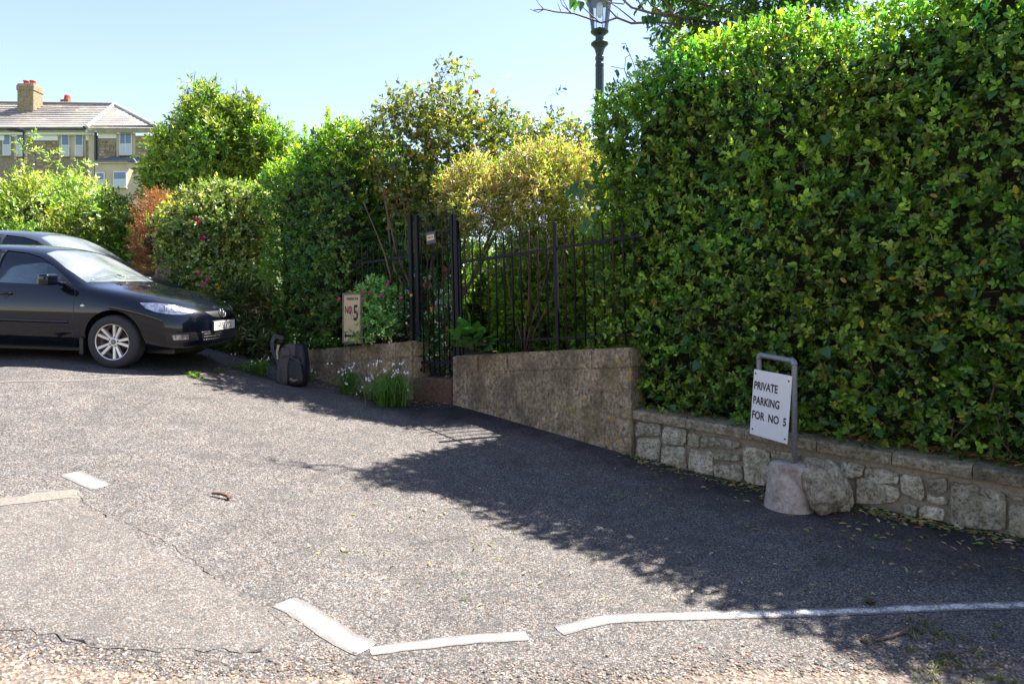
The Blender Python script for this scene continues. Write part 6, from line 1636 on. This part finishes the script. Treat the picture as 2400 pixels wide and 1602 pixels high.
# chimneys
BRK = make_stone('chimney_brick', (.14, .11, .065), (.30, .235, .14), (.46, .38, .26), 0, .5); REDT = simple('red_clay', (.42, .06, .03), .8)
def chim(x0, x1, ytop, ybot, dep, pots):
    r0 = bpy.data.objects.new('chimney', None); COL.objects.link(r0); r0.parent = hs
    q = V3(x0, ybot, dep); r0.location = q-Vector(hs.location)
    w = (x1-x0)/1600*(DH+dep); h = (ybot-ytop)/1600*(DH+dep)
    bm = bmesh.new(); box(bm, 0, w, 0, 1.1, -1.5, h); box(bm, -.05, w+.05, -.05, 1.15, h*.70, h*.93); bevel(bm, .03); st = bm_obj('stack', bm, BRK, r0)
    bm = bmesh.new()
    for i in range(pots): lathe(bm, [(.24, h), (.2, h+.08), (.2, h+.25), (.25, h+.32), (.18, h+.32)], 12, T_((w*(i+.75)/(pots+.5), .5, 0)))
    bm_obj('chimney_pots', bm, REDT, r0, smooth=True)
chim(40, 78, 195, 250, 3.2, 2)
r0 = bpy.data.objects.new('chimney', None); COL.objects.link(r0); r0.parent = hs; r0.location = V3(141, 243, 6)-Vector(hs.location)
bm = bmesh.new(); box(bm, 0, .65, 0, .8, -.8, .35); bm_obj('stack', bm, BRK, r0); bm = bmesh.new(); lathe(bm, [(.28, .35), (.24, .5), (.22, .75), (.12, .85)], 10, T_((.33, .4, 0))); bm_obj('chimney_pots', bm, REDT, r0)
# windows
WGL = simple('window_glass', (.10, .16, .24), .06, spec=.8); CURT = simple('pale_curtain', (.50, .56, .60), .7)
def window(x0, x1, y0, y1, dep, curtain=True, mid=True, bars=False):
    w = hbox('window', x0, x1, y0, y1, dep-.03, dep+.05, ASH)
    fx = 2.6; hbox('window_frame', x0+.6, x1-.6, y0+.6, y1-.6, dep-.10, dep-.031, FAC, w)
    ym = (y0+y1)/2
    for a, b_3 in ((y0+fx+.4, ym-.8), (ym+1.0, y1-fx-.2)): hbox('pane', x0+fx, x1-fx, a, b_3, dep-.125, dep-.101, WGL if a < ym else CURT, w)
    if bars:
        xm = (x0+x1)/2; hbox('glazing_bar', xm-.5, xm+.5, y0+fx, y1-fx, dep-.15, dep-.126, FAC, w)
    hbox('sill', x0-1.5, x1+1.5, y1, y1+2.2, dep-.22, dep-.001, ASH, w)
for a in (19, 126, 158.5): window(a, a+20, 308, 360, .9)
window(-14, 6, 308, 358, .9)
window(281, 311, 312, 364, 0, bars=True)
for a, b_4 in ((-20, 10), (13, 18.5), (39.5, 45), (120, 125.5), (146.5, 158), (179, 184)): hbox('window_surround', a, b_4, 306 if b_4 > 20 else 312, 368, .9-.028, .895, ASH) if a > 0 else None
for a, b_4 in ((273.5, 280.5), (311.5, 318)): hbox('window_surround', a, b_4, 313, 372, -.028, -.002, ASH)
# bay window
bm = bmesh.new(); pl = [(229, 0), (248, -1.3), (322, -1.3), (345, 0)]
v0 = [bm.verts.new((X(x), DH+d, Zh(760))) for x, d in pl]; v1 = [bm.verts.new((X(x), DH+d, Zh(388))) for x, d in pl]
for i in range(3): bm.faces.new((v0[i], v0[i+1], v1[i+1], v1[i]))
bm.faces.new(v1); bay = bm_obj('bay', bm, ASH, hs, world=True)
bm = bmesh.new(); r1 = [bm.verts.new(Vector((X(x), DH+d-.15, Zh(388)))) for x, d in ((226, 0), (247, -1.35), (323, -1.35), (348, 0))]; r2 = [bm.verts.new(Vector((X(x), DH-.01, Zh(367)))) for x in (255, 262, 310, 325)]
for i in range(3): bm.faces.new((r1[i], r1[i+1], r2[i+1], r2[i]))
bm.faces.new(r1[::-1]); bm_obj('bay_roof', bm, simple('blue_slate', (.10, .11, .14), .6, noise_amt=.3, scale=3), hs, world=True)
window(251, 272, 412, 448, -1.3); window(291, 322, 410, 448, -1.3)
hbox('band', 246, 324, 389, 393, -1.42, -1.301, ASH, bay)

# ------------------------------------------------------------------ litter, pebbles, twig
def litter(name, n, pos, sizes, cols, w, label, cat, lift=.012, mat=LEAF, wr=.42, flat=.25):
    P, A, N_ = [], [], []
    for i in range(n):
        p = pos(i); P.append(p)
    P = np.array(P); n = len(P); az = rg.random(n)*6.28
    A = np.c_[np.cos(az), np.sin(az), rg.normal(0, flat*.5, n)]; N_ = np.c_[rg.normal(0, flat, (n, 2)), np.ones(n)]
    Ln = sizes[0]+(sizes[1]-sizes[0])*rg.random(n); P[:, 2] += lift
    v, t, c = leaves(P, A, N_, Ln, Ln*wr*(.7+.5*rg.random(n)), palette(n, cols, w, rg, .25).clip(.01, .8))
    o = link(name, np_mesh(name, v, t, c), mat); return tag(o, label, cat, kind='stuff')
def roadp(x, y): return (x, y, float(road_z(np.array([x]), np.array([y]))[0]))
LC = [(.42, .33, .12), (.30, .17, .08), (.16, .26, .06), (.55, .45, .30), (.10, .20, .05)]
def low_pos(i):
    s = rg.uniform(-.05, 3.8) if i % 3 else 2.2+abs(rg.normal(0, .9)); d = .03+abs(rg.normal(0, .10)) if i % 4 else .05+abs(rg.normal(0, .55))
    q = LP0+LDIR*s+LN*d; return roadp(q.x, q.y)
litter('leaf_litter', 760, low_pos, (.03, .07), LC, [4, 3, 2, 3, 1.5], 'fallen leaves along the foot of the low stone wall', 'leaf litter')
def cop_pos(i):
    s = rg.uniform(1.2, 4.2); q = LP0+LDIR*s-LN*rg.uniform(.16, .34); return (q.x, q.y, low_top(s)+.018+rg.uniform(0, .02))
litter('leaf_litter', 520, cop_pos, (.035, .075), [(.42, .22, .09), (.50, .30, .14), (.42, .33, .12), (.14, .22, .06)], [4, 3, 2, 1], 'dry brown leaves lying on the coping under the hedge', 'leaf litter', flat=.5)
def up_pos(i):
    x = rg.uniform(690, 1050); q = Pxy(x, d_up)+UN*(.03+abs(rg.normal(0, .16))); return roadp(q.x, q.y)
litter('leaf_litter', 520, up_pos, (.02, .05), [(.36, .20, .10), (.45, .32, .18), (.14, .22, .06)], [4, 3, 1.5], 'brown leaf litter at the foot of the mossy wall and grass clumps', 'leaf litter')
def scat(i):
    p = GP(rg.uniform(700, 2380), rg.uniform(1130, 1420)); return roadp(p.x, p.y)
litter('leaf_litter', 190, scat, (.02, .05), LC, [4, 1, 1, 4, 1.5], 'single small leaves and chips scattered over the shaded asphalt', 'leaf litter', wr=.3)
# loose gravel along the near edge
ico = bmesh.new(); bmesh.ops.create_icosphere(ico, subdivisions=1, radius=1); IV = np.array([v.co[:] for v in ico.verts]); IT = np.array([[v.index for v in f.verts] for f in ico.faces]); ico.free()
def pebbles(name, P, R, cols, w, label):
    n = len(P); rot = rg.random(n)*6.28; c, s = np.cos(rot), np.sin(rot)
    sc = np.stack([R*(.8+.6*rg.random(n)), R*(.6+.5*rg.random(n)), R*(.4+.4*rg.random(n))], 1)
    V = IV[None]*sc[:, None]*(1+.18*rg.standard_normal((n, len(IV), 1)))
    V = np.stack([V[..., 0]*c[:, None]-V[..., 1]*s[:, None], V[..., 0]*s[:, None]+V[..., 1]*c[:, None], V[..., 2]], -1)+P[:, None]
    T = IT[None]+(np.arange(n)*len(IV))[:, None, None]
    o = link(name, np_mesh(name, V.reshape(-1, 3), T.reshape(-1, 3), np.repeat(palette(n, cols, w, rg, .25).clip(.02, .8), len(IV), 0), smooth=False), PEB)
    return tag(o, label, 'gravel', kind='stuff')
PEB, n_, l_, b_ = nmat('pebble'); _a = n_.new('ShaderNodeVertexColor'); _a.layer_name = 'Col'; l_.new(_a.outputs[0], b_.inputs['Base Color']); b_.inputs['Roughness'].default_value = .85
def gp_many(n, fx, fy, keep):
    xs, ys = [], []
    X0 = rg.uniform(-6, 6.5, n*12); Y0 = rg.uniform(2.0, 4.4, n*12); Z0 = road_z(X0, Y0)
    px = 1200+1600*X0/Y0; py = 735+1600*(EYE-Z0)/Y0
    k = keep(px, py) > rg.random(len(px)); k &= (px > -250)&(px < 2650)
    return np.stack([X0[k], Y0[k], Z0[k]+.001], 1)[:n]
def edge(px):      # gravel's ragged upper limit in the near strip
    return np.interp(px, [-200, 0, 160, 420, 640, 800, 900, 1300, 1700, 2000, 2400, 2600], [1480, 1490, 1510, 1543, 1545, 1530, 1575, 1565, 1530, 1525, 1510, 1500])
P = gp_many(9500, None, None, lambda px, py: np.clip((py-edge(px)+30)/80, 0, 1)**1.5*(py < 1720))
pebbles('gravel', P, .0035+.009*rg.random(len(P))**2.2, [(.22, .15, .10), (.31, .225, .16), (.15, .105, .075), (.46, .39, .32), (.075, .065, .06)], [4, 4, 4, 1.2, 3], 'loose tan gravel along the near edge of the asphalt')
P = gp_many(2600, None, None, lambda px, py: .04+.0*px)
pebbles('loose_chippings', P, .002+.004*rg.random(len(P))**2, [(.55, .48, .40), (.40, .32, .25), (.08, .08, .08)], [3, 2, 2], 'stray pale chippings lying on the asphalt')
# sandy ground the gravel lies on
def sandy():
    X0 = np.linspace(-8, 8, 320); 
    # near edge line in plan
    pts = [GP(px, float(edge(px))+22) for px in range(-240, 2660, 40)]
    bm = bmesh.new(); prev = None; r = random.Random(2)
    for p in pts:
        row = []
        for k in range(14):
            q = Vector((p.x, p.y, 0))*(1-.055*k)+Vector((r.uniform(-.02, .02), r.uniform(-.015, .015), 0)); z = float(road_z(np.array([q.x]), np.array([q.y]))[0])
            row.append(bm.verts.new((q.x, q.y, z+(.0045 if k else -.004))))
        if prev:
            for k in range(13): bm.faces.new((prev[k], prev[k+1], row[k+1], row[k]))
        prev = row
    bmesh.ops.recalc_face_normals(bm, faces=bm.faces)
    for f in bm.faces:
        if f.normal.z < 0: f.normal_flip()
    m, n, l, b = nmat('sandy_grit'); g = n.new('ShaderNodeTexCoord').outputs['Object']
    v = n.new('ShaderNodeTexVoronoi'); v.inputs['Scale'].default_value = 75; l.new(g, v.inputs['Vector'])
    sp = n.new('ShaderNodeSeparateColor'); l.new(v.outputs['Color'], sp.inputs[0])
    c = N_ramp(n, l, sp.outputs[0], [(0, (.05, .042, .036)), (.35, (.11, .08, .06)), (.7, (.19, .14, .10)), (1, (.34, .28, .22))])
    c = N_mix(n, l, N_ramp(n, l, N_noise(n, l, g, 3.5, 5), [(.40, .75), (.58, 0)]), c, (.10, .095, .09))
    l.new(c, b.inputs['Base Color']); b.inputs['Roughness'].default_value = .9
    l.new(N_bump(n, l, v.outputs['Distance'], .9, .01), b.inputs['Normal'])
    o = bm_obj('gravel_bed', bm, m); o['kind'] = 'structure'
sandy()
# twig on the asphalt
tp = GP(518, 1160); tw = thing('twig', tp, 'short broken brown twig lying on the sunlit asphalt', 'twig')
bm = bmesh.new(); a = GP(497, 1155, .014); b3 = GP(538, 1163, .016); tube(bm, [a, a.lerp(b3, .5)+Vector((0, 0, .01)), b3], [.010, .012, .013], 7); tube(bm, [b3, b3+Vector((.0, -.03, -.004))], [.018, .010], 7)
bm_obj('twig_wood', bm, simple('brown_bark', (.11, .06, .035), .9), tw, world=True)
for (px, py, r_, lab) in ((2040, 1411, .022, 'small tan pebble resting just above the thin white line'), (2035, 1505, .028, 'dark pebble at the edge of the gravel on the right')):
    q = GP(px, py); rock('pebble', (q.x, q.y, q.z+r_*.5), (r_, r_*.8, r_*.6), lab, 'pebble', int(px) % 9+1, STONE)
bm = bmesh.new(); tube(bm, [GP(2045, 1500, .012), GP(2090, 1490, .014), GP(2125, 1475, .012)], [.005, .007, .01], 6); bt = bm_obj('twig', bm, TWIG); tag(bt, 'thin grey stick beside the dark pebble at the lower right', 'twig')
# grass at the lower right corner
Ls = []
for i in range(55):
    px = 2130+abs(rg.normal(0, 110)); px = min(px, 2560); py = rg.uniform(1470, 1640)-((2400-px)*.1); p = GP(px, py)
    blades(Ls, p, 9, .035, .03, rg, w=.006, cols=[(.04, .055, .016), (.075, .07, .035), (.10, .085, .05)], wts=[3, 2, 2])
V, T, C = merge(Ls); tag(link('sparse_grass', np_mesh('sparse_grass', V, T, C), LEAF_SOFT), 'thin scruffy grass at the lower right corner', 'grass', kind='stuff')
Ls = []
for px, py in ((450, 883), (470, 880), (465, 886), (440, 878), (500, 874), (520, 872), (560, 866)):
    for q in range(3): blades(Ls, GP(px+rg.uniform(-8, 8), py), 8, .06, .05, rg, w=.012, cols=[(.05, .09, .015), (.09, .12, .025)], wts=[2, 1])
V, T, C = merge(Ls); tag(link('crack_weeds', np_mesh('crack_weeds', V, T, C), LEAF_SOFT), 'small bright weeds sprouting from the seam in front of the car', 'weeds', kind='stuff')

# ------------------------------------------------------------------ the terrace across the way, behind the photographer (seen in the car's paint)
th = thing('terrace_house', (-6, -11.5, .3), 'long tan stone terrace behind the photographer, seen only in reflections', 'house')
bm = bmesh.new(); box(bm, -20, 4, -18, -11.5, -1, 7.2); bm_obj('wall', bm, HST, th, world=True)
bm = bmesh.new(); hexa(bm, [(-20.4, -18.4, 7.2), (4.4, -18.4, 7.2), (4.4, -11.1, 7.2), (-20.4, -11.1, 7.2), (-20.4, -14.9, 9.8), (4.4, -14.9, 9.8), (4.4, -14.6, 9.8), (-20.4, -14.6, 9.8)]); bm_obj('roof', bm, SLATE, th, world=True)
for i in range(7):
    for z0 in (1.2, 4.3):
        x0 = -19+i*3.3
        bm = bmesh.new(); box(bm, x0, x0+1.2, -11.51, -11.44, z0, z0+1.7); w_ = bm_obj('window', bm, FAC, th, world=True)
        bm = bmesh.new(); box(bm, x0+.1, x0+1.1, -11.439, -11.42, z0+.1, z0+1.6); bm_obj('pane', bm, WGL, w_, world=True)
